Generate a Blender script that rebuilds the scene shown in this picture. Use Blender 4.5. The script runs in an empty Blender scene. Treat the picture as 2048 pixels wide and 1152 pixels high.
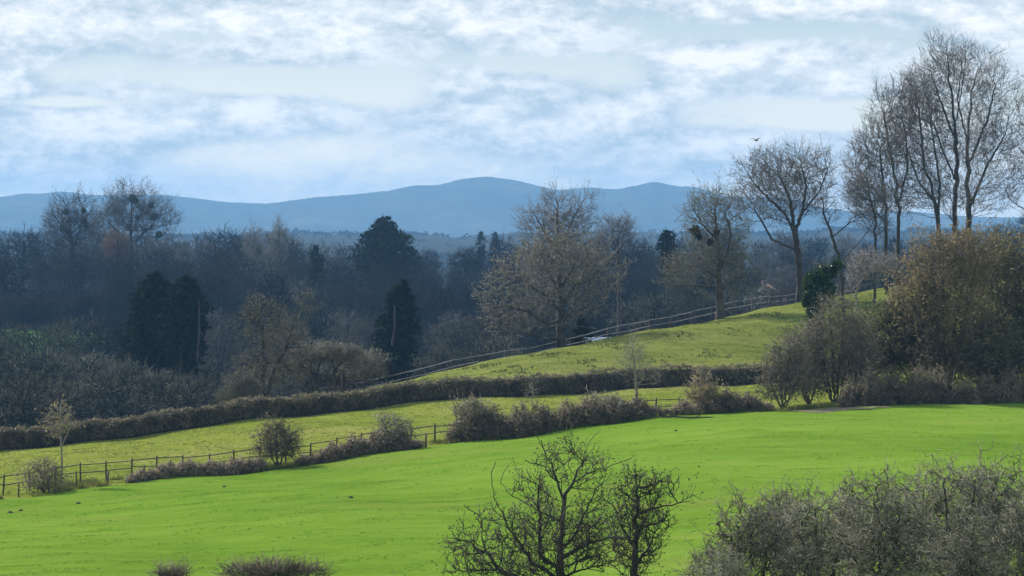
import bpy, math, random
import numpy as np
from mathutils import Vector

sc = bpy.context.scene
COL = sc.collection
# ------------------------------------------------------------------ camera, sky, sun, exposure
F = 1024 / math.tan(math.radians(8.0))          # focal length in photo pixels (2048 wide), 16 degree lens
TH = math.atan((576 - 455) / F)                 # camera looks slightly down: eye level at row 455
cam = bpy.data.cameras.new('camera'); co = bpy.data.objects.new('camera', cam); COL.objects.link(co)
cam.sensor_width = 36; cam.lens = 18 / math.tan(math.radians(8.0))
cam.clip_start = 1.0; cam.clip_end = 40000
co.location = (0, 0, 0); co.rotation_euler = (math.pi / 2 - TH, 0, 0)
sc.camera = co
SUN_AZ, SUN_EL = math.radians(-47), math.radians(38)   # azimuth from view axis (+Y), negative = left
sun_dir = Vector((math.sin(SUN_AZ) * math.cos(SUN_EL), math.cos(SUN_AZ) * math.cos(SUN_EL), math.sin(SUN_EL)))
sl = bpy.data.lights.new('sun', 'SUN'); so = bpy.data.objects.new('sun', sl); COL.objects.link(so)
sl.energy = 5.0; sl.angle = math.radians(0.53); sl.color = (1.0, 0.95, 0.86)
so.rotation_euler = (-sun_dir).to_track_quat('-Z', 'Y').to_euler()
so.location = (0, 0, 600)
vs = sc.view_settings
sc.display_settings.display_device = 'sRGB'
vs.view_transform = 'Standard'; vs.look = 'None'; vs.gamma = 1; vs.use_curve_mapping = False
vs.exposure = 0.4
sc.render.engine = 'CYCLES'
cy = sc.cycles
cy.max_bounces = 6; cy.diffuse_bounces = 2; cy.glossy_bounces = 2; cy.transmission_bounces = 3
cy.volume_bounces = 0; cy.transparent_max_bounces = 8
cy.use_denoising = True
try: cy.denoiser = 'OPENIMAGEDENOISE'
except Exception: pass

W = bpy.data.worlds.new('World'); sc.world = W; W.use_nodes = True
def sky_nodes():
    nt = W.node_tree; N = nt.nodes; L = nt.links; N.clear()
    def nd(t, **k):
        n = N.new(t)
        for a, b in k.items(): setattr(n, a, b)
        return n
    def link(a, b): L.new(a, b)
    def math_(op, a, b=None, c=None, clamp=False):
        n = nd('ShaderNodeMath', operation=op, use_clamp=clamp)
        for i, v in enumerate((a, b, c)):
            if v is None: continue
            if isinstance(v, (int, float)): n.inputs[i].default_value = v
            else: link(v, n.inputs[i])
        return n.outputs[0]
    def vmath(op, a, b=None):
        n = nd('ShaderNodeVectorMath', operation=op)
        for i, v in enumerate((a, b)):
            if v is None: continue
            if isinstance(v, tuple): n.inputs[i].default_value = v
            else: link(v, n.inputs[i])
        return n
    def mixc(f, a, b):
        n = nd('ShaderNodeMix', data_type='RGBA')
        link(f, n.inputs[0]) if not isinstance(f, float) else setattr(n.inputs[0], 'default_value', f)
        for i, v in ((6, a), (7, b)):
            if isinstance(v, tuple): n.inputs[i].default_value = v
            else: link(v, n.inputs[i])
        return n.outputs[2]
    out = nd('ShaderNodeOutputWorld'); bg = nd('ShaderNodeBackground'); link(bg.outputs[0], out.inputs[0])
    bg.inputs[1].default_value = 0.1
    sky = nd('ShaderNodeTexSky', sky_type='NISHITA', sun_disc=False, sun_elevation=SUN_EL, sun_rotation=SUN_AZ,
             altitude=80, air_density=1.0, dust_density=0.7, ozone_density=1.4)
    tc = nd('ShaderNodeTexCoord')
    v = vmath('NORMALIZE', tc.outputs['Generated']).outputs[0]
    sep = nd('ShaderNodeSeparateXYZ'); link(v, sep.inputs[0])
    zc = math_('MAXIMUM', sep.outputs[2], 0.0)
    inv = math_('DIVIDE', 1.0, math_('ADD', zc, 0.33))
    comb = nd('ShaderNodeCombineXYZ')
    link(math_('MULTIPLY', sep.outputs[0], inv), comb.inputs[0])
    link(math_('MULTIPLY', sep.outputs[1], inv), comb.inputs[1])
    p = comb.outputs[0]
    def noise(vec, s, det, rough, off, dist=0.0):
        a = vmath('ADD', vec, off).outputs[0]
        n = nd('ShaderNodeTexNoise'); n.inputs['Scale'].default_value = s; n.inputs['Detail'].default_value = det
        n.inputs['Roughness'].default_value = rough; n.inputs['Distortion'].default_value = dist
        link(a, n.inputs['Vector']); return n.outputs[0]
    # cloud banks: photo column, photo row, half width, half height, weight
    banks = [(60, 35, 110, 38, .30), (330, 40, 230, 26, .22), (490, 40, 70, 45, .30), (640, 55, 150, 48, .38), (940, 38, 120, 40, .36),
             (160, 88, 120, 24, .16), (10, 150, 50, 60, .34), (560, 108, 200, 22, .20), (230, 178, 110, 16, .24), (950, 165, 120, 34, .34),
             (100, 260, 140, 50, .30), (330, 255, 180, 48, .30), (470, 215, 80, 30, .14), (620, 225, 130, 48, .26), (950, 250, 120, 50, .36), (1120, 60, 110, 45, .30),
             (1200, 210, 90, 34, .28), (1120, 275, 110, 38, .24), (1290, 230, 50, 30, .30), (1380, 165, 80, 36, .28), (1400, 105, 110, 18, .26),
             (1560, 140, 180, 42, .36), (1480, 285, 200, 38, .30), (1700, 15, 260, 34, .34), (1980, 60, 130, 50, .34), (1680, 180, 110, 30, .18),
             (1480, 30, 130, 26, .22), (150, 345, 180, 30, .16), (1330, 330, 200, 30, .16),
             (500, 165, 200, 24, -.22), (120, 205, 170, 10, -.22), (430, 72, 150, 16, -.20), (700, 160, 170, 24, -.18), (760, 195, 140, 30, -.14),
             (1060, 130, 110, 18, -.26), (1580, 52, 200, 24, -.34), (1690, 215, 140, 24, -.24), (1640, 250, 180, 16, -.2), (560, 300, 200, 40, -.10),
             (1240, 130, 80, 60, -.08), (1990, 195, 120, 40, -.06)]
    tot = None
    for (px, py, rx, ry, w) in banks:
        dx, dy = (px - 1024) / F, (576 - py) / F
        d = Vector((dx, math.cos(TH) + dy * math.sin(TH), -math.sin(TH) + dy * math.cos(TH))).normalized()
        s = vmath('SUBTRACT', v, (d.x, 0.0, d.z)).outputs[0]
        s = vmath('MULTIPLY', s, (F / rx, 0.0, F / ry))
        dt = vmath('DOT_PRODUCT', s.outputs[0], s.outputs[0]).outputs[1]
        e = math_('POWER', 0.42, dt)
        tot = math_('MULTIPLY', e, w) if tot is None else math_('MULTIPLY_ADD', e, w, tot)
    def dens(off):
        pv = vmath('MULTIPLY', v, (1.0, 1.0, 2.1)).outputs[0]
        f = noise(pv, 38.0, 11, .68, (off[0] * .12, off[1] * .12 + 5.0, -off[1] * .55), .25)
        a = noise(p, 9.0, 8, .6, tuple(off), .35)
        a = math_('ADD', math_('MULTIPLY', a, .35), math_('MULTIPLY', f, .65))
        b = noise(p, 3.2, 2, .5, (off[0] + 3.1, off[1] + 7.7, 1.3))
        c = noise(pv, 170.0, 5, .65, (off[0] * .12 + 1.1, off[1] * .12 + 2.3, 4.0 - off[1] * .55))
        return math_('ADD', math_('MULTIPLY', a, .64), math_('ADD', math_('MULTIPLY', b, .16), math_('MULTIPLY', c, .20)))
    d0 = dens((0, 0, 0)); d1 = dens((0.008, -0.022, 0))
    dd = math_('ADD', d0, math_('MULTIPLY', tot, .85))
    mr = nd('ShaderNodeMapRange', interpolation_type='SMOOTHSTEP')
    link(dd, mr.inputs[0]); mr.inputs[1].default_value = .43; mr.inputs[2].default_value = .60
    cov = mr.outputs[0]
    sh = nd('ShaderNodeMapRange', interpolation_type='LINEAR')
    link(math_('SUBTRACT', d0, d1), sh.inputs[0]); sh.inputs[1].default_value = -.07; sh.inputs[2].default_value = .06
    thick = nd('ShaderNodeMapRange', interpolation_type='SMOOTHSTEP')
    link(dd, thick.inputs[0]); thick.inputs[1].default_value = .58; thick.inputs[2].default_value = .90
    light = math_('ADD', math_('MULTIPLY', sh.outputs[0], .65), math_('MULTIPLY', thick.outputs[0], .45), clamp=True)
    ccol = mixc(light, CLOUD_DARK, CLOUD_LIGHT)
    hz = nd('ShaderNodeMapRange', interpolation_type='SMOOTHSTEP'); link(zc, hz.inputs[0]); hz.inputs[1].default_value = 0.0; hz.inputs[2].default_value = .075
    base = mixc(0.8, sky.outputs[0], mixc(hz.outputs[0], SKY_LOW, SKY_VEIL))
    link(mixc(cov, base, ccol), bg.inputs[0])
CLOUD_DARK = (4.25, 5.15, 5.75, 1)
CLOUD_LIGHT = (8.7, 8.7, 8.6, 1)
SKY_VEIL = (3.15, 4.5, 5.5, 1)
SKY_LOW = (11.0, 10.4, 8.8, 1)
sky_nodes()

# ------------------------------------------------------------------ small helpers
rs = np.random.RandomState
def pix(px, py, d):
    dx, dy = (px - 1024) / F, (576 - py) / F
    y = math.cos(TH) + dy * math.sin(TH); k = d / y
    return Vector((dx * k, d, (-math.sin(TH) + dy * math.cos(TH)) * k))
def rowz(py, d):
    dy = (576 - py) / F
    return (-math.sin(TH) + dy * math.cos(TH)) / (math.cos(TH) + dy * math.sin(TH)) * d
def colx(px, d): return (px - 1024) / F * d
def norm(a): return a / np.maximum(np.linalg.norm(a, axis=-1, keepdims=True), 1e-9)

TRI = {'n': 0}
def mesh_np(name, v, faces, smooth=False):
    """faces: list of (k, array(n,k)) with k = 3 or 4"""
    me = bpy.data.meshes.new(name)
    v = np.asarray(v, np.float32)
    me.vertices.add(len(v)); me.vertices.foreach_set('co', v.ravel())
    idx = np.concatenate([f.ravel() for k, f in faces]).astype(np.int32)
    lens = np.concatenate([np.full(len(f), k, np.int32) for k, f in faces])
    start = np.concatenate([[0], np.cumsum(lens)[:-1]]).astype(np.int32)
    me.loops.add(len(idx)); me.loops.foreach_set('vertex_index', idx)
    me.polygons.add(len(lens)); me.polygons.foreach_set('loop_start', start)
    if smooth: me.polygons.foreach_set('use_smooth', np.ones(len(lens), bool))
    me.update(calc_edges=True)
    TRI['n'] += int((lens - 2).sum())
    return me
class MB:
    def __init__(s): s.v = []; s.q = []; s.t = []; s.n = 0
    def add(s, v, q=None, t=None):
        v = np.asarray(v, float).reshape(-1, 3)
        if q is not None and len(q): s.q.append(np.asarray(q) + s.n)
        if t is not None and len(t): s.t.append(np.asarray(t) + s.n)
        s.v.append(v); s.n += len(v)
    def mesh(s, name, smooth=False):
        f = []
        if s.q: f.append((4, np.concatenate(s.q)))
        if s.t: f.append((3, np.concatenate(s.t)))
        return mesh_np(name, np.concatenate(s.v), f, smooth)
def link_obj(name, me, mat=None, parent=None, loc=None):
    o = bpy.data.objects.new(name, me); COL.objects.link(o)
    if mat is not None and not me.materials: me.materials.append(mat)
    if parent is not None: o.parent = parent
    if loc is not None: o.location = loc
    return o
def tag(o, label, cat, group=None, kind=None):
    if label: o['label'] = label
    if cat: o['category'] = cat
    if group: o['group'] = group
    if kind: o['kind'] = kind
    return o
def empty(name, loc, label, cat, group=None):
    o = bpy.data.objects.new(name, None); COL.objects.link(o); o.location = loc
    o.empty_display_size = .3
    return tag(o, label, cat, group)
def copy_thing(root, loc, rz, s, label, group):
    r = root.copy(); COL.objects.link(r); r.location = loc; r.rotation_euler = (0, 0, rz); r.scale = s
    if label: r['label'] = label
    if group: r['group'] = group
    for ch in list(root.children):
        c = ch.copy(); COL.objects.link(c); c.parent = r
    return r

# tubes along many polylines at once
def tubes(mb, chains, rads, sides):
    if not len(chains): return
    if isinstance(chains, np.ndarray):
        M, n, _ = chains.shape
        P = chains.reshape(-1, 3); R = rads.reshape(-1)
        cid = np.repeat(np.arange(M), n)
    else:
        P = np.concatenate(chains); R = np.concatenate(rads)
        cid = np.repeat(np.arange(len(chains)), [len(c) for c in chains])
    same = cid[1:] == cid[:-1]
    dif = P[1:] - P[:-1]
    T = np.zeros_like(P)
    T[:-1][same] += dif[same]; T[1:][same] += dif[same]
    T = norm(T)
    ref = np.array([.31, .82, .48]); ref = ref / np.linalg.norm(ref)
    A = norm(np.cross(T, ref)); B = np.cross(T, A)
    ang = np.arange(sides) / sides * 2 * math.pi
    V = P[:, None, :] + R[:, None, None] * (np.cos(ang)[None, :, None] * A[:, None, :] + np.sin(ang)[None, :, None] * B[:, None, :])
    i = np.nonzero(same)[0]
    k = np.arange(sides); k2 = (k + 1) % sides
    a = i[:, None] * sides + k; b = i[:, None] * sides + k2
    q = np.stack([a, b, b + sides, a + sides], -1).reshape(-1, 4)
    mb.add(V.reshape(-1, 3), q)
def spikes(mb, P, R_):
    """many thin twigs of the same point count, three-sided, ending in a point"""
    M, n, _ = P.shape
    if not M: return
    T = np.empty_like(P); T[:, :-1] = P[:, 1:] - P[:, :-1]; T[:, -1] = T[:, -2]; T = norm(T)
    A = norm(np.cross(T, np.array([.31, .82, .48]))); B = np.cross(T, A)
    ang = np.arange(3) / 3 * 2 * math.pi
    V = P[:, :-1, None, :] + R_[:, :-1, None, None] * (np.cos(ang)[None, None, :, None] * A[:, :-1, None, :] + np.sin(ang)[None, None, :, None] * B[:, :-1, None, :])
    V = V.reshape(M, (n - 1) * 3, 3); V = np.concatenate([V, P[:, -1:, :]], 1); st = (n - 1) * 3 + 1
    base = np.arange(M)[:, None] * st; q = []; t = []
    for k in range(n - 2):
        for a in range(3):
            b = (a + 1) % 3; q.append(np.concatenate([base + k * 3 + a, base + k * 3 + b, base + k * 3 + 3 + b, base + k * 3 + 3 + a], 1))
    for a in range(3):
        t.append(np.concatenate([base + (n - 2) * 3 + a, base + (n - 2) * 3 + (a + 1) % 3, base + st - 1], 1))
    mb.add(V.reshape(-1, 3), np.concatenate(q) if q else None, np.concatenate(t))
def leaves(mb, P, size, r, flat=0.0):
    """small bent diamond leaves / leaf clumps"""
    M = len(P)
    if not M: return
    d = norm(r.randn(M, 3)); u = r.randn(M, 3); u[:, 2] += flat * 3
    s = norm(np.cross(d, norm(u)))
    n = np.cross(d, s)
    L = (size * r.uniform(.6, 1.3, M))[:, None]
    w = L * .42
    V = np.stack([P - d * L * .5, P + s * w + n * L * .12, P + d * L * .5, P - s * w + n * L * .12], 1)
    q = np.arange(M * 4).reshape(M, 4)
    mb.add(V.reshape(-1, 3), q)
def twig_batch(r, P, D, L, rad, per, seg=3, wig=.35, up=.05, spread=.8, taper=.35):
    P = np.repeat(P, per, 0); D = np.repeat(D, per, 0); M = len(P)
    d = norm(D + spread * r.randn(M, 3)); l = L * r.uniform(.45, 1.25, M) / seg
    pts = [P]
    for k in range(seg):
        d = norm(d + wig * r.randn(M, 3) + np.array([0, 0, up]))
        P = P + d * l[:, None]; pts.append(P)
    pts = np.stack(pts, 1)
    ra = np.linspace(1, taper, seg + 1)[None, :] * (rad * r.uniform(.75, 1.2, M))[:, None]
    return pts, ra, d
def grow(r, seeds, spar, spath, T, bf, up):
    N = len(T); S = len(seeds)
    best = np.full(N, 1e9); par = np.zeros(N, int)
    for j in range(S):
        c = np.linalg.norm(T - seeds[j], axis=1) + bf * spath[j] + up * np.maximum(0, seeds[j][2] - T[:, 2])
        m = c < best; best[m] = c[m]; par[m] = j
    pos = list(seeds); parent = list(spar); path = list(spath)
    done = np.zeros(N, bool)
    for it in range(N):
        i = int(np.argmin(best)); j = par[i]
        idx = len(pos); p = T[i]
        pos.append(p); parent.append(j)
        dj = p - pos[j]; pl = path[j] + math.sqrt(float(dj @ dj)); path.append(pl)
        done[i] = True; best[i] = 1e9
        df = T - p
        c = np.sqrt((df * df).sum(1)) + bf * pl + up * np.maximum(0, p[2] - T[:, 2])
        m = (c < best) & ~done
        best[m] = c[m]; par[m] = idx
    return np.array(pos), np.array(parent)
def in_ellipsoids(r, els, N, power=1.0, low=None):
    """els: (x, y, z, rx, ry, rz)"""
    e = np.array(els, float); vol = e[:, 3] * e[:, 4] * e[:, 5]
    k = r.choice(len(e), N, p=vol / vol.sum())
    d = norm(r.randn(N, 3)); rad = r.uniform(0, 1, N) ** (power / 3)
    ph = r.uniform(0, 6.28, (len(e), 4))
    f = 1 + .20 * np.sin(4.5 * d[:, 0] + ph[k, 0]) * np.sin(4.5 * d[:, 2] + ph[k, 1]) + .14 * np.sin(8 * d[:, 0] + ph[k, 2]) * np.cos(7 * d[:, 2] + ph[k, 3]) + .09 * r.randn(N)
    P = e[k, :3] + d * (rad * f)[:, None] * e[k, 3:]
    if low is not None: P[:, 2] = np.maximum(P[:, 2], low + r.uniform(0, .3, N))
    return P
def skeleton(r, trunks, T, bf=.35, up=.6, R=.3, tip=.02, smooth=2, split=None, wig=.06, flare=1.3, tipmin=0):
    """trunks: list of (n,3) polylines; later ones start at the nearest node of earlier ones.
    returns thick chains, thin chains and the thin nodes (pos, dir) where twigs sprout"""
    seeds = []; sp = []; path = []
    for tr in trunks:
        tr = np.asarray(tr, float)
        seg = np.linalg.norm(np.diff(tr, axis=0), axis=1); cum = np.concatenate([[0], np.cumsum(seg)])
        n = max(3, int(cum[-1] / max(.35, cum[-1] / 14)) + 1)
        s = np.linspace(0, cum[-1], n)
        pts = np.stack([np.interp(s, cum, tr[:, k]) for k in range(3)], 1)
        if not seeds: prev = -1; base = 0; a = 0
        else:
            q = np.array(seeds); dd = np.linalg.norm(q - pts[0], axis=1); prev = int(np.argmin(dd)); base = path[prev]
            a = 1 if dd[prev] < .4 else 0
        for p in pts[a:]:
            base += 0 if prev < 0 else float(np.linalg.norm(p - seeds[prev])) * .6
            seeds.append(p); sp.append(prev); path.append(base); prev = len(seeds) - 1
    S = len(seeds)
    pos, par = grow(r, np.array(seeds), sp, path, T, bf, up)
    n = len(pos); leafn = np.zeros(n); nch = np.zeros(n, int)
    for i in range(n):
        if par[i] >= 0: nch[par[i]] += 1
    for i in range(n - 1, -1, -1):
        if nch[i] == 0: leafn[i] = 1
    # children always come after parents
    for i in range(n - 1, -1, -1):
        if par[i] >= 0: leafn[par[i]] += leafn[i]
    main = np.full(n, -1)
    for i in range(n):
        p = par[i]
        if p >= 0 and (main[p] < 0 or leafn[i] > leafn[main[p]]): main[p] = i
    # trunk polylines stay one chain
    inner = np.nonzero((np.arange(n) >= S) & (main >= 0))[0]
    for _ in range(smooth):
        q = pos.copy(); q[inner] = .5 * pos[inner] + .25 * pos[par[inner]] + .25 * pos[main[inner]]; pos = q
    e = math.log(max(R / tip, 1.01)) / math.log(max(leafn.max(), 2))
    rad = np.maximum(tip * leafn ** e, tipmin)
    h = pos[:, 2] - pos[0][2]
    rad = rad * (1 + (flare - 1) * np.exp(-np.maximum(h, 0) / (R * 3)))
    chains = []; rr = []
    starts = [0] + [i for i in range(1, n) if par[i] >= 0 and main[par[i]] != i] 
    for s in starts:
        c = [par[s]] if par[s] >= 0 else []
        rc = [min(rad[par[s]], rad[s] * 1.25)] if par[s] >= 0 else []
        i = s
        while i >= 0:
            c.append(i); rc.append(rad[i]); i = main[i]
        P = pos[c]; rc = np.array(rc)
        if len(P) >= 2:
            # catmull-rom, two pieces per edge, crooked
            Pa = np.concatenate([[2 * P[0] - P[1]], P, [2 * P[-1] - P[-2]]])
            mid = (-Pa[:-3] + 9 * Pa[1:-2] + 9 * Pa[2:-1] - Pa[3:]) / 16
            seg = np.linalg.norm(P[1:] - P[:-1], axis=1)
            mid = mid + r.randn(*mid.shape) * (wig * seg)[:, None]
            out = np.empty((len(P) * 2 - 1, 3)); out[0::2] = P; out[1::2] = mid
            ro = np.empty(len(out)); ro[0::2] = rc; ro[1::2] = (rc[1:] + rc[:-1]) / 2
            chains.append(out); rr.append(ro)
    split = split if split is not None else R * .22
    thick = [k for k in range(len(chains)) if rr[k].max() > split]
    thin = [k for k in range(len(chains)) if rr[k].max() <= split]
    nodes = np.nonzero((np.arange(n) >= S) & (leafn <= 4))[0]
    D = norm(pos[nodes] - pos[par[nodes]])
    return ([chains[k] for k in thick], [rr[k] for k in thick], [chains[k] for k in thin], [rr[k] for k in thin], pos[nodes], D)

# ------------------------------------------------------------------ materials
def new_mat(name):
    m = bpy.data.materials.new(name); m.use_nodes = True
    nt = m.node_tree; nt.nodes.clear()
    o = nt.nodes.new('ShaderNodeOutputMaterial'); b = nt.nodes.new('ShaderNodeBsdfPrincipled')
    nt.links.new(b.outputs[0], o.inputs[0])
    return m, nt, b, o
def noise_node(nt, vec, scale, det=4, rough=.55, dist=0):
    n = nt.nodes.new('ShaderNodeTexNoise'); n.inputs['Scale'].default_value = scale
    n.inputs['Detail'].default_value = det; n.inputs['Roughness'].default_value = rough; n.inputs['Distortion'].default_value = dist
    if vec is not None: nt.links.new(vec, n.inputs['Vector'])
    return n.outputs[0]
def ramp(nt, fac, stops):
    n = nt.nodes.new('ShaderNodeValToRGB'); e = n.color_ramp.elements
    while len(e) < len(stops): e.new(.5)
    for k, (p, c) in enumerate(stops):
        e[k].position = p; e[k].color = (*c, 1) if len(c) == 3 else c
    nt.links.new(fac, n.inputs[0]); return n.outputs[0]
def mix_rgb(nt, fac, a, b, mode='MIX'):
    n = nt.nodes.new('ShaderNodeMix'); n.data_type = 'RGBA'; n.blend_type = mode
    if isinstance(fac, (int, float)): n.inputs[0].default_value = fac
    else: nt.links.new(fac, n.inputs[0])
    for i, v in ((6, a), (7, b)):
        if isinstance(v, tuple): n.inputs[i].default_value = (*v, 1) if len(v) == 3 else v
        else: nt.links.new(v, n.inputs[i])
    return n.outputs[2]
def mathn(nt, op, a, b=None, clamp=False):
    n = nt.nodes.new('ShaderNodeMath'); n.operation = op; n.use_clamp = clamp
    for i, v in enumerate((a, b)):
        if v is None: continue
        if isinstance(v, (int, float)): n.inputs[i].default_value = v
        else: nt.links.new(v, n.inputs[i])
    return n.outputs[0]
def geo_pos(nt, scale=(1, 1, 1)):
    g = nt.nodes.new('ShaderNodeNewGeometry')
    m = nt.nodes.new('ShaderNodeMapping'); m.inputs['Scale'].default_value = scale
    nt.links.new(g.outputs['Position'], m.inputs[0]); return m.outputs[0]
def bark(name, c1, c2, scale=1.5, rough=.85, vary=.25, trans=0.0):
    m, nt, b, o = new_mat(name)
    p = geo_pos(nt)
    f = noise_node(nt, p, scale, 3, .6)
    col = ramp(nt, f, [(.35, c1), (.65, c2)])
    oi = nt.nodes.new('ShaderNodeObjectInfo')
    v = mathn(nt, 'ADD', mathn(nt, 'MULTIPLY', oi.outputs['Random'], vary * 2), 1 - vary)
    hs = nt.nodes.new('ShaderNodeHueSaturation'); nt.links.new(col, hs.inputs['Color']); nt.links.new(v, hs.inputs['Value'])
    nt.links.new(hs.outputs[0], b.inputs['Base Color'])
    b.inputs['Roughness'].default_value = rough
    b.inputs['Specular IOR Level'].default_value = .25 if not name.startswith(('wood', 'willow', 'twig')) else 0.0
    return m
def leafmat(name, c1, c2, trans=.4, rough=.45, scale=3, vary=.15):
    m, nt, b, o = new_mat(name)
    p = geo_pos(nt); f = noise_node(nt, p, scale, 2, .6)
    col = ramp(nt, f, [(.35, c1), (.65, c2)])
    nt.links.new(col, b.inputs['Base Color']); b.inputs['Roughness'].default_value = rough
    b.inputs['Specular IOR Level'].default_value = .3 if rough < .8 else 0.0
    t = nt.nodes.new('ShaderNodeBsdfTranslucent'); nt.links.new(col, t.inputs['Color'])
    mx = nt.nodes.new('ShaderNodeMixShader'); mx.inputs[0].default_value = trans
    nt.links.new(b.outputs[0], mx.inputs[1]); nt.links.new(t.outputs[0], mx.inputs[2])
    nt.links.new(mx.outputs[0], o.inputs[0])
    return m
def field(name, dark, mid, light, straw, straw_amt, clump=0.0, bump=.5):
    m, nt, b, o = new_mat(name)
    p = geo_pos(nt)
    big = noise_node(nt, p, .045, 3, .55)
    ps = geo_pos(nt, (.35, 1.0, 1.0))
    streak = noise_node(nt, ps, .55, 5, .62)
    fine = noise_node(nt, geo_pos(nt, (.6, 1, 1)), 3.2, 5, .7)
    f = mathn(nt, 'ADD', mathn(nt, 'MULTIPLY', big, .45), mathn(nt, 'ADD', mathn(nt, 'MULTIPLY', streak, .33), mathn(nt, 'MULTIPLY', fine, .30)))
    col = ramp(nt, f, [(.42, dark), (.53, mid), (.65, light)])
    s = ramp(nt, noise_node(nt, ps, .16, 5, .65, .6), [(.52, (0, 0, 0)), (.72, (1, 1, 1))])
    col = mix_rgb(nt, mathn(nt, 'MULTIPLY', s, straw_amt), col, straw)
    if clump:
        c = ramp(nt, noise_node(nt, geo_pos(nt, (.7, 1, 1)), 1.1, 4, .6), [(.56, (0, 0, 0)), (.66, (1, 1, 1))])
        col = mix_rgb(nt, mathn(nt, 'MULTIPLY', c, clump), col, dark)
    nt.links.new(col, b.inputs['Base Color'])
    b.inputs['Roughness'].default_value = .8; b.inputs['Specular IOR Level'].default_value = 0.0
    bp = nt.nodes.new('ShaderNodeBump'); bp.inputs['Strength'].default_value = bump; bp.inputs['Distance'].default_value = .25
    nt.links.new(mathn(nt, 'ADD', fine, mathn(nt, 'MULTIPLY', streak, .8)), bp.inputs['Height']); nt.links.new(bp.outputs[0], b.inputs['Normal'])
    return m

M = {}
M['meadow'] = field('meadow_grass', (.080, .150, .014), (.114, .198, .020), (.155, .245, .032), (.19, .22, .045), .65, .2, .4)
M['paddock'] = field('paddock_grass', (.10, .135, .018), (.155, .185, .028), (.215, .23, .05), (.27, .245, .09), .75, .3, .4)
M['hillfield'] = field('hill_field_grass', (.07, .088, .020), (.135, .158, .034), (.19, .205, .054), (.225, .195, .075), .6, .75, .5)
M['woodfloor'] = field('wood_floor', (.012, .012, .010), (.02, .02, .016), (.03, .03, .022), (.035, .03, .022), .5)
M['clearing'] = field('clearing_grass', (.05, .11, .03), (.06, .13, .035), (.07, .14, .04), (.1, .12, .05), .3)
M['plain'] = field('plain', (.014, .018, .013), (.028, .028, .02), (.045, .042, .03), (.06, .04, .03), .8)
M['tuft'] = leafmat('grass_tuft', (.095, .20, .011), (.15, .27, .02), .5, .6, 1.0)
M['tuft_dry'] = leafmat('dry_grass_tuft', (.10, .125, .02), (.18, .19, .045), .5, .6, 1.0)
M['tussock'] = leafmat('tussock', (.06, .09, .012), (.12, .14, .03), .35, .6, 1.0)
M['bark_dark'] = bark('dark_bark', (.028, .024, .02), (.06, .052, .042))
M['bark_ash'] = bark('ash_bark', (.055, .045, .036), (.12, .10, .08))
M['twig_ash'] = bark('ash_twigs', (.07, .063, .054), (.135, .122, .105))
M['twig_oak'] = bark('oak_twigs', (.10, .092, .068), (.28, .26, .20), 1.6)
M['twig_olive'] = bark('olive_twigs', (.06, .058, .036), (.16, .152, .10), 2)
M['bark_oak'] = bark('oak_bark', (.04, .034, .026), (.10, .09, .07))
M['wood_bark_shaded'] = bark('wood_bark_shaded', (.012, .012, .014), (.024, .024, .027), .5)  # near-black: cloud shade over the wood is painted into bark and twig colours
M['wood_grey_shaded'] = bark('wood_grey_shaded_twigs', (.014, .014, .016), (.034, .033, .035), .5, vary=.55)  # grey, olive and purple twigs darkened the same way, cloud shade in the colour
M['wood_olive_shaded'] = bark('wood_olive_shaded_twigs', (.024, .025, .019), (.052, .052, .036), .5, vary=.5)
M['wood_purple_shaded'] = bark('wood_purple_shaded_twigs', (.015, .013, .014), (.032, .028, .030), .5, vary=.55)
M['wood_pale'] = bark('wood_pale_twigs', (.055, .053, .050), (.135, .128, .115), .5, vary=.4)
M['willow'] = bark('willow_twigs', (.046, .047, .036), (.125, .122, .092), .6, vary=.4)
M['orange_twig'] = bark('orange_twigs', (.10, .05, .025), (.16, .085, .045), .5)
M['yew'] = leafmat('conifer_needles', (.008, .016, .010), (.022, .036, .018), .1, .9, .8)
M['ivy'] = leafmat('ivy_leaves', (.018, .040, .010), (.05, .09, .022), .3, .3, 1.5)
M['ivy_dull'] = leafmat('dull_ivy_leaves', (.075, .085, .032), (.17, .165, .065), .35, .6, 1.2)
M['hedge_twig'] = bark('hedge_twigs', (.055, .045, .031), (.25, .205, .135), 1.0)
M['hedge_leaf'] = leafmat('hedge_leaves', (.07, .08, .025), (.17, .16, .06), .35, .5, .5)
M['bramble'] = bark('bramble_stems', (.075, .06, .042), (.28, .22, .155), 1.6)
M['bramble_leaf'] = leafmat('bramble_leaves', (.09, .085, .035), (.19, .145, .07), .3, .5, 1.0)
M['haw'] = bark('hawthorn_twigs', (.085, .078, .055), (.32, .30, .23), 1.8)
M['haw_mid'] = bark('brown_thorn_twigs', (.06, .05, .036), (.21, .185, .135), 1.8)
M['haw_dark'] = bark('dark_hawthorn_branches', (.03, .026, .022), (.075, .066, .052), 3)
M['brown_twig'] = bark('brown_twigs', (.12, .09, .055), (.36, .28, .17), 1.2)
M['brown_bud'] = leafmat('brown_buds', (.125, .10, .05), (.28, .215, .11), .5, .6, .6)
M['olive_bud'] = leafmat('olive_buds', (.105, .092, .04), (.27, .23, .105), .5, .6, .6)
M['bud_dark'] = leafmat('dark_buds', (.05, .045, .02), (.11, .10, .045), .3, .6, 3)
M['tan_leaf'] = leafmat('tan_leaves', (.20, .15, .06), (.32, .25, .12), .4, .6, 3)
M['pale_bark'] = bark('pale_bark', (.20, .18, .14), (.34, .31, .25), 3)
M['dead_wood'] = bark('dead_wood', (.16, .14, .12), (.30, .27, .235), 2)
M['post'] = bark('fence_post_wood', (.06, .042, .032), (.12, .09, .07), 4)
M['rail_dark'] = bark('dark_rail_wood', (.045, .034, .026), (.09, .07, .055), 3)
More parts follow.
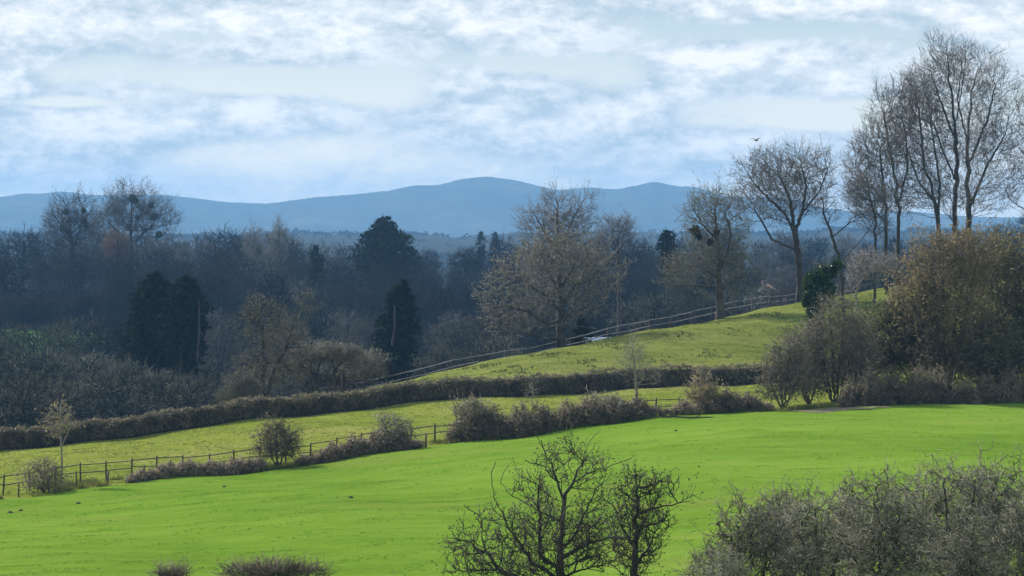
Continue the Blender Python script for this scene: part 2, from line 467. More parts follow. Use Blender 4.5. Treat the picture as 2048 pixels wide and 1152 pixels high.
M['rail_pale'] = bark('weathered_rail_wood', (.17, .155, .14), (.28, .26, .24), 3)
M['mistletoe'] = leafmat('mistletoe_leaves', (.02, .03, .012), (.04, .055, .02), .2, .6, 2)

# ------------------------------------------------------------------ ground: heights along curves given in photo columns
CPX = [-3500, -1200, -600, 0, 300, 600, 900, 1200, 1500, 1800, 2048, 2600, 3300, 5500]
def curve(d, py=None, z=None):
    d = np.array(d, float) if not np.isscalar(d) else np.full(len(CPX), float(d))
    if py is not None: z = np.array([rowz(a, b) for a, b in zip(py, d)])
    else: z = np.array(z, float) if not np.isscalar(z) else np.full(len(CPX), float(z))
    return d, z
#          -3500 -1200 -600    0   300   600   900  1200  1500  1800  2048  2600 3300 5500
KB = curve([ 190,  200, 208, 215,  222,  228,  234,  239,  245,  251,  256,  264, 270, 280],
       py=[1110, 1070,1045, 997,  967,  934,  892,  852,  823,  812,  803,  790, 780, 770])
KC = curve([ 225,  236, 246, 255,  262,  269,  278,  288,  299,  312,  322,  335, 340, 350],
       py=[1010,  960, 935, 904,  868,  832,  802,  785,  766,  742,  722,  690, 670, 650])
KD = curve([ 262,  274, 285, 297,  303,  308,  318,  333,  354,  380,  392,  410, 420, 430],
       py=[1060, 1010, 985, 940,  888,  806,  742,  682,  627,  572,  558,  520, 500, 490])
KS = [curve(-60, z=-1.9), curve(0, z=-1.9), curve(14, z=-3.0), curve(60, z=-10.6), curve(112, z=[-14,-13.8,-13.6,-13.5,-13.4,-13.3,-13.2,-13.2,-13.1,-13,-12.9,-12.8,-12.6,-12.4]),
      curve(152, z=[-15.5,-15.2,-15,-14.75,-14.7,-14.65,-14.6,-14.5,-14.3,-14.1,-13.9,-13.6,-13,-12.5]), KB, KC, KD,
      (KD[0] + 30, KD[1] - np.interp(CPX, [900, 1540], [4.3, 1.2])),
      curve(450, z=[-32,-31,-30,-28,-27.5,-26.5,-24,-22,-19,-15,-13,-11,-10,-10]),
      curve(700, z=[-24,-24,-23,-21,-22,-23,-22,-20,-17,-14,-12,-11,-10,-10]),
      curve(950, z=[-18,-18,-17,-16.5,-17,-18,-18,-17,-15,-13,-11,-10,-10,-10]),
      curve(1150, z=-24), curve(1600, z=-33), curve(2500, z=-30), curve(4600, z=[-6,-7,-10,-12,-12,-11,-8,-7,-7,-7,-8,-8,-8,-8]), curve(5000, z=-13), curve(6500, z=-32), curve(9000, z=-22), curve(11600, z=-22)]
KSd = np.array([k[0] for k in KS]); KSz = np.array([k[1] for k in KS])
def und(x, y):
    return (.10 * np.sin(x * .31 + y * .12 + 1) + .08 * np.sin(x * .13 - y * .27 + 2) + .05 * np.sin(x * .71 + y * .55) + .04 * np.sin(x * 1.3 - y * .9 + 3))
def H(px, d):
    """ground height at photo column px and distance d (arrays of the same shape)"""
    px = np.atleast_1d(np.asarray(px, float)); d = np.atleast_1d(np.asarray(d, float))
    n = len(KS)
    kd = np.stack([np.interp(px, CPX, KSd[i]) for i in range(n)]); kz = np.stack([np.interp(px, CPX, KSz[i]) for i in range(n)])
    h = np.diff(kd, axis=0); s = np.diff(kz, axis=0) / h
    m = np.zeros_like(kz); m[0] = s[0]; m[-1] = s[-1]
    ok = s[1:] * s[:-1] > 0
    hm = 2 * s[1:] * s[:-1] / np.where(ok, s[1:] + s[:-1], 1)
    m[1:-1] = np.where(ok, hm, 0)
    i = np.clip((kd <= d[None, :]).sum(0) - 1, 0, n - 2); c = np.arange(len(d))
    t = np.clip((d - kd[i, c]) / h[i, c], 0, 1); hh = h[i, c]
    z = ((1 + 2 * t) * (1 - t) ** 2 * kz[i, c] + t * (1 - t) ** 2 * hh * m[i, c] + t * t * (3 - 2 * t) * kz[i + 1, c] + t * t * (t - 1) * hh * m[i + 1, c])
    x = colx(px, np.maximum(d, 20))
    far = np.clip((d - 1400) / 1500, 0, 1) * np.clip((7500 - d) / 1500, 0, 1)
    z = z + far * (2.2 * np.sin(px * .011 + 1) + 1.5 * np.sin(px * .029 + d * .0021) + 1.0 * np.sin(px * .071 + d * .003 + 2) + .6 * np.sin(px * .19 + 1))
    return z + und(x, d) * np.clip(d / 60, .0, 1)
def G(px, d):
    return Vector((colx(px, d), d, float(H(px, d)[0])))
def dB(px): return float(np.interp(px, CPX, KB[0]))
def dC(px): return float(np.interp(px, CPX, KC[0]))
def dD(px): return float(np.interp(px, CPX, KD[0]))
cols = np.concatenate([np.linspace(-3500, -420, 26)[:-1], np.arange(-420, 2470, 14), np.linspace(2470, 5500, 26)[1:]])
def sheet(name, dlo, dhi, rows, mat, geom=False):
    lo = np.array([dlo(c) for c in cols]); hi = np.array([dhi(c) for c in cols])
    t = np.linspace(0, 1, rows)
    V = []
    for k in t:
        d = lo + (hi - lo) * k if not geom else np.sign(lo) * np.abs(lo) ** (1 - k) * hi ** k
        z = H(cols, d)
        V.append(np.stack([colx(cols, d), d, z], 1))
    V = np.array(V); n = len(cols)
    a = (np.arange(rows - 1)[:, None] * n + np.arange(n - 1)[None, :])
    q = np.stack([a, a + 1, a + 1 + n, a + n], -1).reshape(-1, 4)
    o = link_obj(name, mesh_np(name, V.reshape(-1, 3), [(4, q)], True), mat)
    o['kind'] = 'structure'; return o
sheet('meadow', lambda c: 6.0, dB, 70, M['meadow'])
sheet('paddock', dB, dC, 26, M['paddock'])
sheet('hill_field', dC, lambda c: dD(c) + 3, 46, M['hillfield'])
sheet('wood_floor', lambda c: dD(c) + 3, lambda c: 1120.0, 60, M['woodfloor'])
sheet('far_plain', lambda c: 1120.0, lambda c: 11500.0, 60, M['plain'], True)
# ground behind and beside the viewpoint
vv = np.array([[-1700, -60, -2.0], [1700, -60, -2.0], [1700, 1200, -40], [-1700, 1200, -40]])
# pale grass clearing glimpsed inside the wood
def patch(name, pxs, ds, mat, lift):
    p, d = np.meshgrid(pxs, ds); z = H(p.ravel(), d.ravel()) + lift
    V = np.stack([colx(p.ravel(), d.ravel()), d.ravel(), z], 1); n = len(pxs)
    a = (np.arange(len(ds) - 1)[:, None] * n + np.arange(n - 1)[None, :]); q = np.stack([a, a + 1, a + 1 + n, a + n], -1).reshape(-1, 4)
    o = link_obj(name, mesh_np(name, V, [(4, q)], True), mat); o['kind'] = 'structure'; return o
patch('clearing', np.linspace(-40, 215, 20), np.linspace(640, 725, 14), M['clearing'], .12)

# hills
RID = [(-3500, 440), (-2500, 425), (-1500, 432), (-700, 415), (-300, 408), (0, 395), (50, 387), (75, 389), (125, 383), (187, 391), (270, 389), (338, 391), (406, 398), (453, 405), (538, 408), (594, 400),
       (622, 396), (694, 390), (779, 382), (829, 370), (854, 371), (879, 370), (919, 359), (972, 353), (1022, 359), (1085, 374), (1116, 382), (1175, 374), (1231, 380), (1275, 371),
       (1308, 362), (1353, 373), (1390, 373), (1437, 391), (1484, 395), (1548, 393), (1602, 401), (1640, 416), (1720, 425), (1814, 423), (1955, 434), (2048, 436), (2300, 440), (2900, 425), (3700, 440), (5500, 445)]
def hills():
    c = np.concatenate([np.linspace(-3500, -200, 60)[:-1], np.arange(-200, 2250, 4.0), np.linspace(2250, 5500, 60)[1:]])
    xs = np.array([r[0] for r in RID], float); ys = np.array([r[1] for r in RID], float)
    ry = np.interp(c, xs, ys)
    k = np.exp(-np.linspace(-2, 2, 15) ** 2); k /= k.sum()
    pad = np.pad(ry, 7, 'edge'); ry = np.convolve(pad, k, 'valid')
    r = rs(5)
    wood = (np.sin(c * .013) + np.sin(c * .041 + 1) > -.3) * 1.0
    DR = 10000.0
    T = np.concatenate([np.linspace(0, 1, 40), np.linspace(1.04, 1.5, 8)])
    V = []
    for t in T:
        d = 8300 + (DR - 8300) * t
        zr = (455 - ry) / F * DR
        base = -23.0
        if t <= 1:
            s = t * t * (3 - 2 * t) * .55 + t * .45
            spur = np.sin(c * .021 + 3 * t) * .5 + np.sin(c * .047 + 5 * t + 2) * .3 + np.sin(c * .11 + 9 * t) * .16
            z = base + (zr - base) * s + spur * 9 * math.sin(math.pi * t) ** 1.0
            z = np.minimum(z, (zr + 4) * d / DR + (1 - t) * 0 - (1 - t) * 14)
            z = z + r.uniform(0, 1, len(c)) * 1.6 * wood * (.2 + .8 * t)
        else:
            z = zr - (t - 1) * (t - 1) * (zr - base) * 3.2
        V.append(np.stack([colx(c, d), np.full(len(c), d), z], 1))
    V = np.array(V); n = len(c); a = (np.arange(len(T) - 1)[:, None] * n + np.arange(n - 1)[None, :])
    q = np.stack([a, a + 1, a + 1 + n, a + n], -1).reshape(-1, 4)
    m, nt, b, o = new_mat('hillside')
    p = geo_pos(nt, (1, .6, 2))
    f = noise_node(nt, p, .004, 6, .65)
    col = ramp(nt, f, [(.38, (.024, .030, .018)), (.5, (.042, .046, .026)), (.64, (.085, .078, .045))])
    col = mix_rgb(nt, ramp(nt, noise_node(nt, p, .012, 4, .6), [(.5, (0, 0, 0)), (.6, (.7, .7, .7))]), col, (.035, .034, .024))
    nt.links.new(col, b.inputs['Base Color']); b.inputs['Roughness'].default_value = .9; b.inputs['Specular IOR Level'].default_value = 0.0
    ob = link_obj('hills', mesh_np('hills', V.reshape(-1, 3), [(4, q)], True), m); ob['kind'] = 'structure'
hills()

# haze: one even box of air round everything
def haze():
    x, y0, y1, z0, z1 = 7200, -80, 11900, -40.5, 152
    V = [(-x, y0, z0), (x, y0, z0), (x, y1, z0), (-x, y1, z0), (-x, y0, z1), (x, y0, z1), (x, y1, z1), (-x, y1, z1)]
    q = [(3, 2, 1, 0), (4, 5, 6, 7), (0, 1, 5, 4), (1, 2, 6, 5), (2, 3, 7, 6), (3, 0, 4, 7)]
    m = bpy.data.materials.new('haze_air'); m.use_nodes = True; nt = m.node_tree; nt.nodes.clear()
    o = nt.nodes.new('ShaderNodeOutputMaterial'); v = nt.nodes.new('ShaderNodeVolumePrincipled')
    v.inputs['Color'].default_value = HAZE_COL; v.inputs['Density'].default_value = HAZE_DEN
    v.inputs['Anisotropy'].default_value = .15
    nt.links.new(v.outputs[0], o.inputs['Volume'])
    ob = link_obj('haze', mesh_np('haze', V, [(4, np.array(q))]), m); ob['kind'] = 'stuff'
    ob['label'] = 'pale blue haze over the whole view'
HAZE_COL = (.28, .58, 1.0, 1); HAZE_DEN = 1.04e-4
haze()

# ------------------------------------------------------------------ trees
def px_local(base, px, py, d): return np.array(pix(px, py, d) - base)
NK = 1.5
def tree(name, label, cat, d, bpx, trunks, els, N, bark_m, twig_m, R, tip=.02, bf=.35, up=.6, tw=4, twL=.8, twR=.014, tw_seg=2, wig=.3, twup=.1, seed=1,
         group=None, sub=2, leaf=None, leaf_n=0, leaf_s=.12, smooth=2, split=None, cwig=.08, power=1.0, dep=.9, base=None, spread=.8, low=None, parts=('trunk', 'branches', 'leaves'), sides=7):
    """trunks and crown ellipses are given as they show in the photo (column, row, metres nearer/farther); built in metres at distance d"""
    r = rs(seed); N = int(N * NK); tw = min(tw, 2)
    base = base or G(bpx, d)
    root = empty(name, base, label, cat, group)
    s = d / F
    tr = []
    for k, t in enumerate(trunks):
        pts = []
        for q in t:
            off = q[2] if len(q) > 2 else 0
            pts.append(np.array([0, 0, -.25]) if q[0] is None else px_local(base, q[0], q[1], d) + np.array([0, off, 0]))
        tr.append(pts)
    E = []
    for e in els:
        c = px_local(base, e[0], e[1], d) + np.array([0, e[4] if len(e) > 4 else 0, 0])
        E.append((c[0], c[1], c[2], e[2] * s, e[2] * s * dep, e[3] * s))
    T = in_ellipsoids(r, E, N, power, low)
    T = T[T[:, 2] > .25]
    A, Ar, B, Br, nP, nD = skeleton(r, tr, T, bf, up, R, tip * .5, smooth, split, cwig, 1.3, tip * .8)
    mb = MB(); tubes(mb, A, Ar, sides)
    link_obj(parts[0], mb.mesh(parts[0], True), bark_m, root)
    mb = MB()
    tubes(mb, B, Br, 3)
    if tw:
        pts, ra, de = twig_batch(r, nP, nD, twL * 1.25, twR, tw, tw_seg, wig, twup, spread)
        spikes(mb, pts, ra)
        tips = pts[:, -1]
        if sub:
            k = r.randint(1, tw_seg + 1, len(pts) * sub); bp = np.repeat(pts, sub, 0)[np.arange(len(k)), k]
            p2, r2, de2 = twig_batch(r, bp, np.repeat(de, sub, 0), twL * .7, twR * .85, 1, 1, wig, twup, .7)
            spikes(mb, p2, r2); tips = np.concatenate([tips, p2[:, -1]])
    else: tips = nP
    link_obj(parts[1], mb.mesh(parts[1]), twig_m, root)
    if leaf is not None:
        lb = MB(); k = r.randint(0, len(tips), leaf_n)
        leaves(lb, tips[k] + r.randn(leaf_n, 3) * leaf_s * .7, np.full(leaf_n, leaf_s), r)
        link_obj(parts[2], lb.mesh(parts[2]), leaf, root)
    return root

def ball(r, n=90, R=.5):
    """open leafy ball (mistletoe)"""
    mb = MB(); P = norm(r.randn(n, 3)) * (R * r.uniform(.3, 1, n) ** .5)[:, None]
    leaves(mb, P, np.full(n, R * .7), r); return mb.mesh('mistletoe')

# --- the wood: prototypes, copied along rows
def wood_proto(kind, seed, w, h, mat, N=1100, fork=.3, twR=.035, up=.8, poplar=False):
    """a bare tree of height 1*h metres with crown half width w"""
    r = rs(seed)
    tr = [[(0, 0, -.5), (r.uniform(-.2, .2), 0, h * .2), (r.uniform(-.4, .4), r.uniform(-.4, .4), h * .45), (r.uniform(-.6, .6), r.uniform(-.5, .5), h * .8)]]
    if not poplar:
        for k in range(3):
            a = r.uniform(0, 6.28); tr.append([(0, 0, h * r.uniform(.18, .3)), (math.cos(a) * w * .3, math.sin(a) * w * .3, h * .5), (math.cos(a) * w * .55, math.sin(a) * w * .55, h * .75)])
    E = [(0, 0, h * .58, w, w, h * .42), (r.uniform(-.2, .2) * w, 0, h * .25, w * .7, w * .7, h * .2)]
    if not poplar: E += [(r.uniform(-.4, .4) * w, r.uniform(-.3, .3) * w, h * .42, w * .8, w * .8, h * .28), (r.uniform(-.5, .5) * w, 0, h * .72, w * .6, w * .6, h * .25)]
    T = in_ellipsoids(r, E, N, .9); T = T[T[:, 2] > h * .06]
    A, Ar, B, Br, nP, nD = skeleton(r, tr, T, .35, up, h * .017, .018, 2, None, .08, 1.2, .032)
    root = empty('bare_tree', (0, 0, 0), None, 'tree')
    mb = MB(); tubes(mb, A, Ar, 5); link_obj('trunk', mb.mesh('trunk', True), M['wood_bark_shaded'], root)
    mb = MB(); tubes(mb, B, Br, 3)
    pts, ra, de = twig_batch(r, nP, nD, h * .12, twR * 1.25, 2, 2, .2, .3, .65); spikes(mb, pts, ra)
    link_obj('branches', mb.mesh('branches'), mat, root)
    root['h'] = h; del root['h']
    return root, h
protos = [wood_proto('grey', 11, 4.2, 15, M['wood_grey_shaded']), wood_proto('olive', 12, 4.6, 14, M['wood_olive_shaded']), wood_proto('purple', 13, 4.0, 15, M['wood_purple_shaded']),
          wood_proto('pale', 14, 5.0, 14, M['wood_pale']), wood_proto('willow', 15, 4.4, 9, M['willow'], up=.5), wood_proto('purple', 16, 3.6, 14, M['wood_purple_shaded']),
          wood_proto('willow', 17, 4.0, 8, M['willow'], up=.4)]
pname = ['grey-brown', 'olive-grey', 'purplish-brown', 'pale grey', 'grey-green', 'purplish-brown', 'grey-green']
used = [False] * len(protos)
def region(px):
    for lim, t in ((250, 'left of the double conifer'), (480, 'around the double conifer'), (720, 'between double and domed conifers'),
                   (900, 'around the domed conifer'), (1290, 'behind the broad oak'), (1580, 'behind the lone fence tree')):
        if px < lim: return t
    return 'behind the tall right trees'
def place_wood(k, px, d, top, sx, label_row, rz):
    root, h = protos[k]
    g = G(px, d); ht = max(4.0, rowz(top, d) - g.z)
    s = ht / h; sw = s * sx
    lab = f'bare {pname[k]} tree {label_row}, {region(px)}'
    grp = f'{pname[k]} bare trees {label_row} {region(px)}'
    if not used[k]:
        used[k] = True; root.location = g; root.rotation_euler = (0, 0, rz); root.scale = (sw, sw, s); root['label'] = lab; root['group'] = grp; return root
    return copy_thing(root, g, rz, (sw, sw, s), lab, grp)
rr_ = random.Random(3)
SKY_TOP = [(-400, 462), (0, 462), (60, 454), (200, 460), (330, 466), (360, 488), (400, 470), (440, 458), (560, 462), (600, 490), (660, 494), (720, 500), (830, 504), (900, 502), (940, 490), (980, 482), (1100, 472),
           (1240, 470), (1300, 488), (1350, 478), (1480, 470), (1560, 478), (1620, 470), (1800, 478), (1950, 455), (2060, 430), (2500, 450)]
def row(d0, tops, lo, hi, step, jit, kinds, label_row, sx=1.0, skip=()):
    px = lo
    while px < hi:
        p = px + rr_.uniform(-.3, .3) * step
        top = np.interp(p, [t[0] for t in tops], [t[1] for t in tops]) + rr_.uniform(-jit, jit)
        if not any(a < p < b for a, b in skip):
            place_wood(rr_.choice(kinds), p, d0 + rr_.uniform(-35, 35), top, sx * rr_.uniform(.85, 1.25), label_row, rr_.uniform(0, 6.28))
        px += step
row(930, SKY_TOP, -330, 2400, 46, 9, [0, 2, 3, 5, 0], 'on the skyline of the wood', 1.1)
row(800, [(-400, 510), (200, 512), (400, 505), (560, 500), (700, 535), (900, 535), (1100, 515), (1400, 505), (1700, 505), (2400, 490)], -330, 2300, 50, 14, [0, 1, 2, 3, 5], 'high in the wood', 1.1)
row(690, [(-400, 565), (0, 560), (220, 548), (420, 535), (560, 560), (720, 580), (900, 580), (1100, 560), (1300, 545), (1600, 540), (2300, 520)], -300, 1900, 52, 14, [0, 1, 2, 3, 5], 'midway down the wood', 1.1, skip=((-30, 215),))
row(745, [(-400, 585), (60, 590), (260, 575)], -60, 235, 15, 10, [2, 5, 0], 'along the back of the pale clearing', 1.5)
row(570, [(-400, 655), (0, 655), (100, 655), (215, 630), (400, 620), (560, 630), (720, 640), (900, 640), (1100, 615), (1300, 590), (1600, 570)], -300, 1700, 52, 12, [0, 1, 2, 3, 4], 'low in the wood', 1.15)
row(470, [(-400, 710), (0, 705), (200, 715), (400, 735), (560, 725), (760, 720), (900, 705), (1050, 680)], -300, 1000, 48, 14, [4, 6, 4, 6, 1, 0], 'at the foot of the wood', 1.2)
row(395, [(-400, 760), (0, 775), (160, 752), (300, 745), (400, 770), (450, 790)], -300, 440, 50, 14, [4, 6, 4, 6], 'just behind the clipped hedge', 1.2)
print('wood done', TRI['n'])

# scrub filling the wood floor
def scrub():
    r = rs(77); n = 3800
    d = r.uniform(385, 960, n) ; px = r.uniform(-350, 2250, n)
    ok = d > np.interp(px, CPX, KD[0]) + 35
    clear = (px > -60) & (px < 235) & (d > 600) & (d < 730)
    ok &= ~clear; d = d[ok]; px = px[ok]; n = len(d)
    P = np.stack([colx(px, d), d, H(px, d)], 1)
    pts, ra, de = twig_batch(r, P, np.tile([[0, 0, 1.]], (n, 1)), 3.2, .06, 3, 2, .3, .15, .7)
    mb = MB(); spikes(mb, pts, ra)
    p2, r2, _ = twig_batch(r, pts[:, 1], de, 1.6, .05, 3, 1, .3, .1, .9); spikes(mb, p2, r2)
    o = link_obj('woodland_scrub', mb.mesh('woodland_scrub'), M['wood_purple_shaded'])
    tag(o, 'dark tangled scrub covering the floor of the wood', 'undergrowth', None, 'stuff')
scrub()

# --- conifers and other evergreens
def conifer(name, label, d, px, outline, base_py=None, n=5200, size=.9, mat=None, seed=1, lean=0, trunk_m=None, trunk_px=None, rag=.26):
    """outline: (row, half width in photo px, centre shift px) from top to bottom"""
    r = rs(seed); g = G(px, d); root = empty(name, g, label, 'tree'); s = d / F
    rows_ = np.array([o[0] for o in outline], float); hw = np.array([o[1] for o in outline], float); cs = np.array([o[2] for o in outline], float)
    span = rows_[-1] - rows_[0]; wmax = hw.max(); nb = int(max(30, 2.1 * span * (.4 + wmax / 60))); per = max(12, n // nb)
    bp = rows_[0] + span * r.uniform(0, 1, nb * 4); keep = r.uniform(0, wmax, nb * 4) < np.interp(bp, rows_, hw) + wmax * .12
    bp = bp[keep][:nb]; nb = len(bp); bw = np.interp(bp, rows_, hw) * r.uniform(.58, 1.2, nb) * s; bc = np.interp(bp, rows_, cs) * s
    ba = r.uniform(0, 6.283, nb); bz = np.array([rowz(q, d) for q in bp]) - g.z
    k = np.repeat(np.arange(nb), per); n = len(k); t = r.uniform(.15, 1, n) ** .8
    a = ba[k]; th = (.17 * (1.15 - t) + .04) * (bw[k] * .6 + size * .5)
    x = bc[k] + np.cos(a) * bw[k] * t; y = np.sin(a) * bw[k] * t
    z = bz[k] + bw[k] * (.28 * t - .34 * t * t) - bw[k] * .1
    P = np.stack([x, y, z], 1) + r.randn(n, 3) * th[:, None] * np.array([1, 1, .62])
    P[:, 2] = np.minimum(P[:, 2], rowz(rows_[0], d) - g.z)
    mb = MB(); leaves(mb, P, np.full(n, size * .72), r)
    # bough sprays
    m = n // 6; k = r.randint(0, n, m); out = np.stack([np.cos(a[k]), np.sin(a[k]), np.full(m, .15)], 1)
    pts, ra, _ = twig_batch(r, P[k], out, size * 1.3, size * .10, 1, 2, .25, .05, .4); spikes(mb, pts, ra)
    link_obj('foliage', mb.mesh('foliage'), mat or M['yew'], root)
    tp = [[0, 0, -.4], [0, 0, (z.max()) * .5], [0, 0, z.max() * .97]]
    mb = MB(); tubes(mb, [np.array(tp, float)], [np.array([.35, .25, .04]) * (z.max() / 15)], 7)
    if trunk_px:
        for (q, y0, y1) in trunk_px:
            p0 = px_local(g, q, y0, d); p1 = px_local(g, q + 4, y1, d); mid = (p0 + p1) / 2 + np.array([.15, 0, 0])
            off = np.array([0, -np.interp((y0 + y1) / 2, rows_, hw) * s * .95, 0])
            tubes(mb, [np.array([p0, mid, p1]) + off], [np.array([.16, .12, .06])], 5)
    link_obj('trunk', mb.mesh('trunk', True), trunk_m or M['bark_dark'], root)
    return root
conifer('conifer', 'large domed dark conifer rising above the middle of the wood', 790, 773,
        [(434, 10, 0), (450, 32, -2), (470, 52, -4), (490, 62, -5), (510, 70, 0), (530, 72, 0), (560, 45, 0), (600, 40, 0), (640, 30, 0)], n=15000, size=1.0, seed=3)
conifer('conifer', 'narrow dark conifer with a pale stem, lower right of the domed conifer', 425, 797,
        [(560, 5, 8), (585, 24, 4), (610, 34, 4), (640, 42, 0), (670, 46, -4), (700, 48, -12), (730, 42, -16), (760, 28, -8)], n=7000, size=.62, seed=4, trunk_m=M['bark_ash'], trunk_px=[(786, 690, 610)])
conifer('conifer', 'double-topped dark conifer at the left of the wood, left half', 430, 312,
        [(545, 6, 0), (560, 28, -2), (590, 48, -4), (620, 54, -4), (650, 62, -6), (680, 64, -4), (705, 62, 0), (730, 36, 10)], n=8000, size=.66, seed=5)
conifer('conifer', 'double-topped dark conifer at the left of the wood, right half with bare stems below', 425, 368,
        [(550, 6, 4), (566, 28, 4), (590, 42, 2), (630, 50, -2), (670, 48, -2), (710, 38, 0), (745, 22, 0)], n=7000, size=.66, seed=6, trunk_m=M['bark_ash'], trunk_px=[(398, 720, 600), (360, 760, 690)])
conifer('evergreen_tree', 'small dark evergreen on the skyline left of the tree with ivy clumps', 620, 1336,
        [(460, 4, 0), (470, 16, 0), (490, 20, 0), (515, 16, 0), (560, 10, 0)], n=1500, size=.8, seed=9)
conifer('evergreen_tree', 'small dark evergreen at the left of the domed conifer', 760, 633,
        [(492, 3, 0), (505, 12, 0), (525, 18, 0), (550, 16, 0), (590, 10, 0)], n=1300, size=.8, seed=21)
conifer('holly_bush', 'dark evergreen bush behind the oak trunk at the rail fence', 352, 1165,
        [(632, 8, 0), (650, 16, 0), (670, 20, 0), (700, 18, 0)], n=1500, size=.4, seed=22)

# --- skyline trees with mistletoe
mr_ = rs(9)
def mistletoe_on(root, d, spots):
    for (px, py, rr) in spots:
        o = link_obj('mistletoe', ball(mr_, 150, rr * 1.5 * d / F), M['mistletoe'], root)
        o.location = pix(px, py, d - 2.6) - root.location
t = tree('poplar_tree', 'tall bare poplar with dark mistletoe balls on the left skyline, highest crown', 'tree', 880, 262,
         [[(None,), (262, 480), (263, 420), (265, 385)], [(262, 470), (240, 425), (232, 390)], [(262, 470), (285, 425), (290, 390)], [(262, 490), (305, 450), (325, 420)], [(262, 490), (222, 450), (212, 425)]],
         [(258, 400, 30, 40), (290, 402, 24, 40), (232, 412, 32, 42), (318, 430, 34, 45), (345, 448, 22, 35), (265, 440, 74, 50), (215, 445, 30, 40)], 1500, M['wood_bark_shaded'], M['bark_dark'], .5, tip=.03, up=1.3, tw=4, twL=1.5, twR=.03, twup=.35, seed=31, spread=.5)
mistletoe_on(t, 880, [(302, 411, 4), (309, 434, 5), (264, 397, 5), (270, 402, 4), (257, 455, 4.5), (275, 435, 3.5), (289, 461, 3.5), (318, 469, 4.5), (230, 499, 3.5)])
t = tree('poplar_tree', 'bare poplar with dark mistletoe balls left of the highest skyline poplar', 'tree', 890, 150,
         [[(None,), (142, 480), (138, 430), (134, 400)], [(150, 490), (163, 450), (166, 410)], [(150, 490), (122, 450), (108, 430)]],
         [(130, 430, 36, 42), (165, 425, 30, 42), (110, 445, 24, 34), (185, 450, 26, 40), (145, 455, 60, 34)], 1000, M['wood_bark_shaded'], M['bark_dark'], .45, tip=.04, up=1.2, tw=4, twL=1.4, twR=.03, twup=.3, seed=32, spread=.5)
mistletoe_on(t, 890, [(131, 424, 4), (138, 442, 3.5), (167, 421, 4), (168, 441, 4.5), (127, 458, 5), (136, 464, 4.5), (173, 452, 4)])
for k, (px, top, lab) in enumerate([(508, 446, 'bare upright poplar on the skyline, left of the pair left of the domed conifer'), (557, 444, 'bare upright poplar on the skyline, right of the pair left of the domed conifer')]):
    t = tree('poplar_tree', lab, 'tree', 840, px, [[(None,), (px, 490), (px + 2, top + 20)]], [(px, top + 38, 20 if k == 0 else 14, 40), (px - 3, top + 75, 26 if k == 0 else 18, 50)], 380, M['wood_bark_shaded'], M['twig_ash'], .4, tip=.04, up=1.6, tw=4, twL=1.2, twR=.028, twup=.5, seed=33 + k, spread=.4)
    if k == 0: mistletoe_on(t, 820, [(479, 491, 4), (515, 503, 5.5), (478, 507, 3.5)])
tree('bare_tree', 'orange-brown bare tree below the skyline poplars on the left', 'tree', 850, 236, [[(None,), (236, 500), (236, 480)]], [(234, 486, 26, 26), (240, 500, 30, 26)], 320, M['wood_bark_shaded'], M['orange_twig'], .4, tip=.04, tw=4, twL=1.2, twR=.04, seed=36)
tree('bare_tree', 'sparse bare ash rising above the oak against the hills', 'tree', 470, 1120, [[(None,), (1118, 520), (1115, 440), (1112, 400)], [(1118, 500), (1150, 430), (1172, 392)], [(1118, 520), (1082, 450), (1066, 425)]],
     [(1110, 425, 40, 46), (1165, 415, 30, 42), (1070, 445, 38, 36), (1130, 460, 60, 36)], 520, M['bark_ash'], M['twig_ash'], .38, tip=.03, up=1.1, tw=4, twL=1.1, twR=.022, twup=.3, seed=37, spread=.5)
tree('bare_tree', 'small bare tree on the skyline just right of the oak', 'tree', 520, 1240, [[(None,), (1238, 540), (1235, 480)]], [(1225, 470, 36, 36), (1250, 465, 22, 36), (1200, 500, 30, 30)], 420, M['bark_ash'], M['twig_ash'], .3, tip=.03, up=1.0, tw=4, twL=1.0, twR=.022, twup=.25, seed=38)
for k, px in enumerate((963, 990)):
    conifer('poplar_tree', f'hazy dark upright tree on the far plain, {"left" if k == 0 else "right"} of a pair left of the oak', 1350, px, [(464, 5, 0), (472, 7, 0), (490, 8, 0), (510, 7, 0), (540, 5, 0)], n=500, size=1.2, seed=40 + k)

# --- trees behind the hedge and along the rail fence
tree('oak_tree', 'broad spreading bare oak with pale twigs behind the rail fence', 'tree', 338, 1122,
     [[(None,), (1122, 660), (1124, 620), (1118, 570), (1122, 520)], [(1124, 625), (1090, 590), (1050, 565)], [(1122, 640), (1095, 650), (1060, 625), (1010, 610)], [(1124, 610), (1150, 570), (1195, 555)],
      [(1120, 590), (1095, 540), (1080, 500)], [(1122, 575), (1150, 530), (1165, 490)], [(1124, 640), (1150, 620), (1185, 612)]],
     [(1100, 545, 105, 85), (1000, 590, 55, 70), (1010, 640, 48, 45), (1190, 555, 65, 65), (1120, 505, 80, 45), (1060, 630, 55, 50), (1170, 620, 50, 35)], 1500, M['bark_oak'], M['twig_oak'], .42, tip=.025, bf=.4, up=.05, tw=1, twL=.8, twR=.034, tw_seg=3, wig=.5, twup=-.02, seed=50, cwig=.14, spread=1.0)
def clumps(root, d, spots, mat, size, r, name='ivy_clump', dens=1.0):
    for (px, py, rx, ry) in spots:
        n = int(60 * dens * (rx * ry) ** .5); s = d / F
        P = norm(r.randn(n, 3)) * (r.uniform(.1, 1, n) ** .5 * (1 + .22 * r.randn(n)))[:, None] * np.array([rx * s, rx * s, ry * s])
        mb = MB(); leaves(mb, P, np.full(n, size), r)
        o = link_obj(name, mb.mesh(name), mat, root); o.location = pix(px, py, d) - root.location
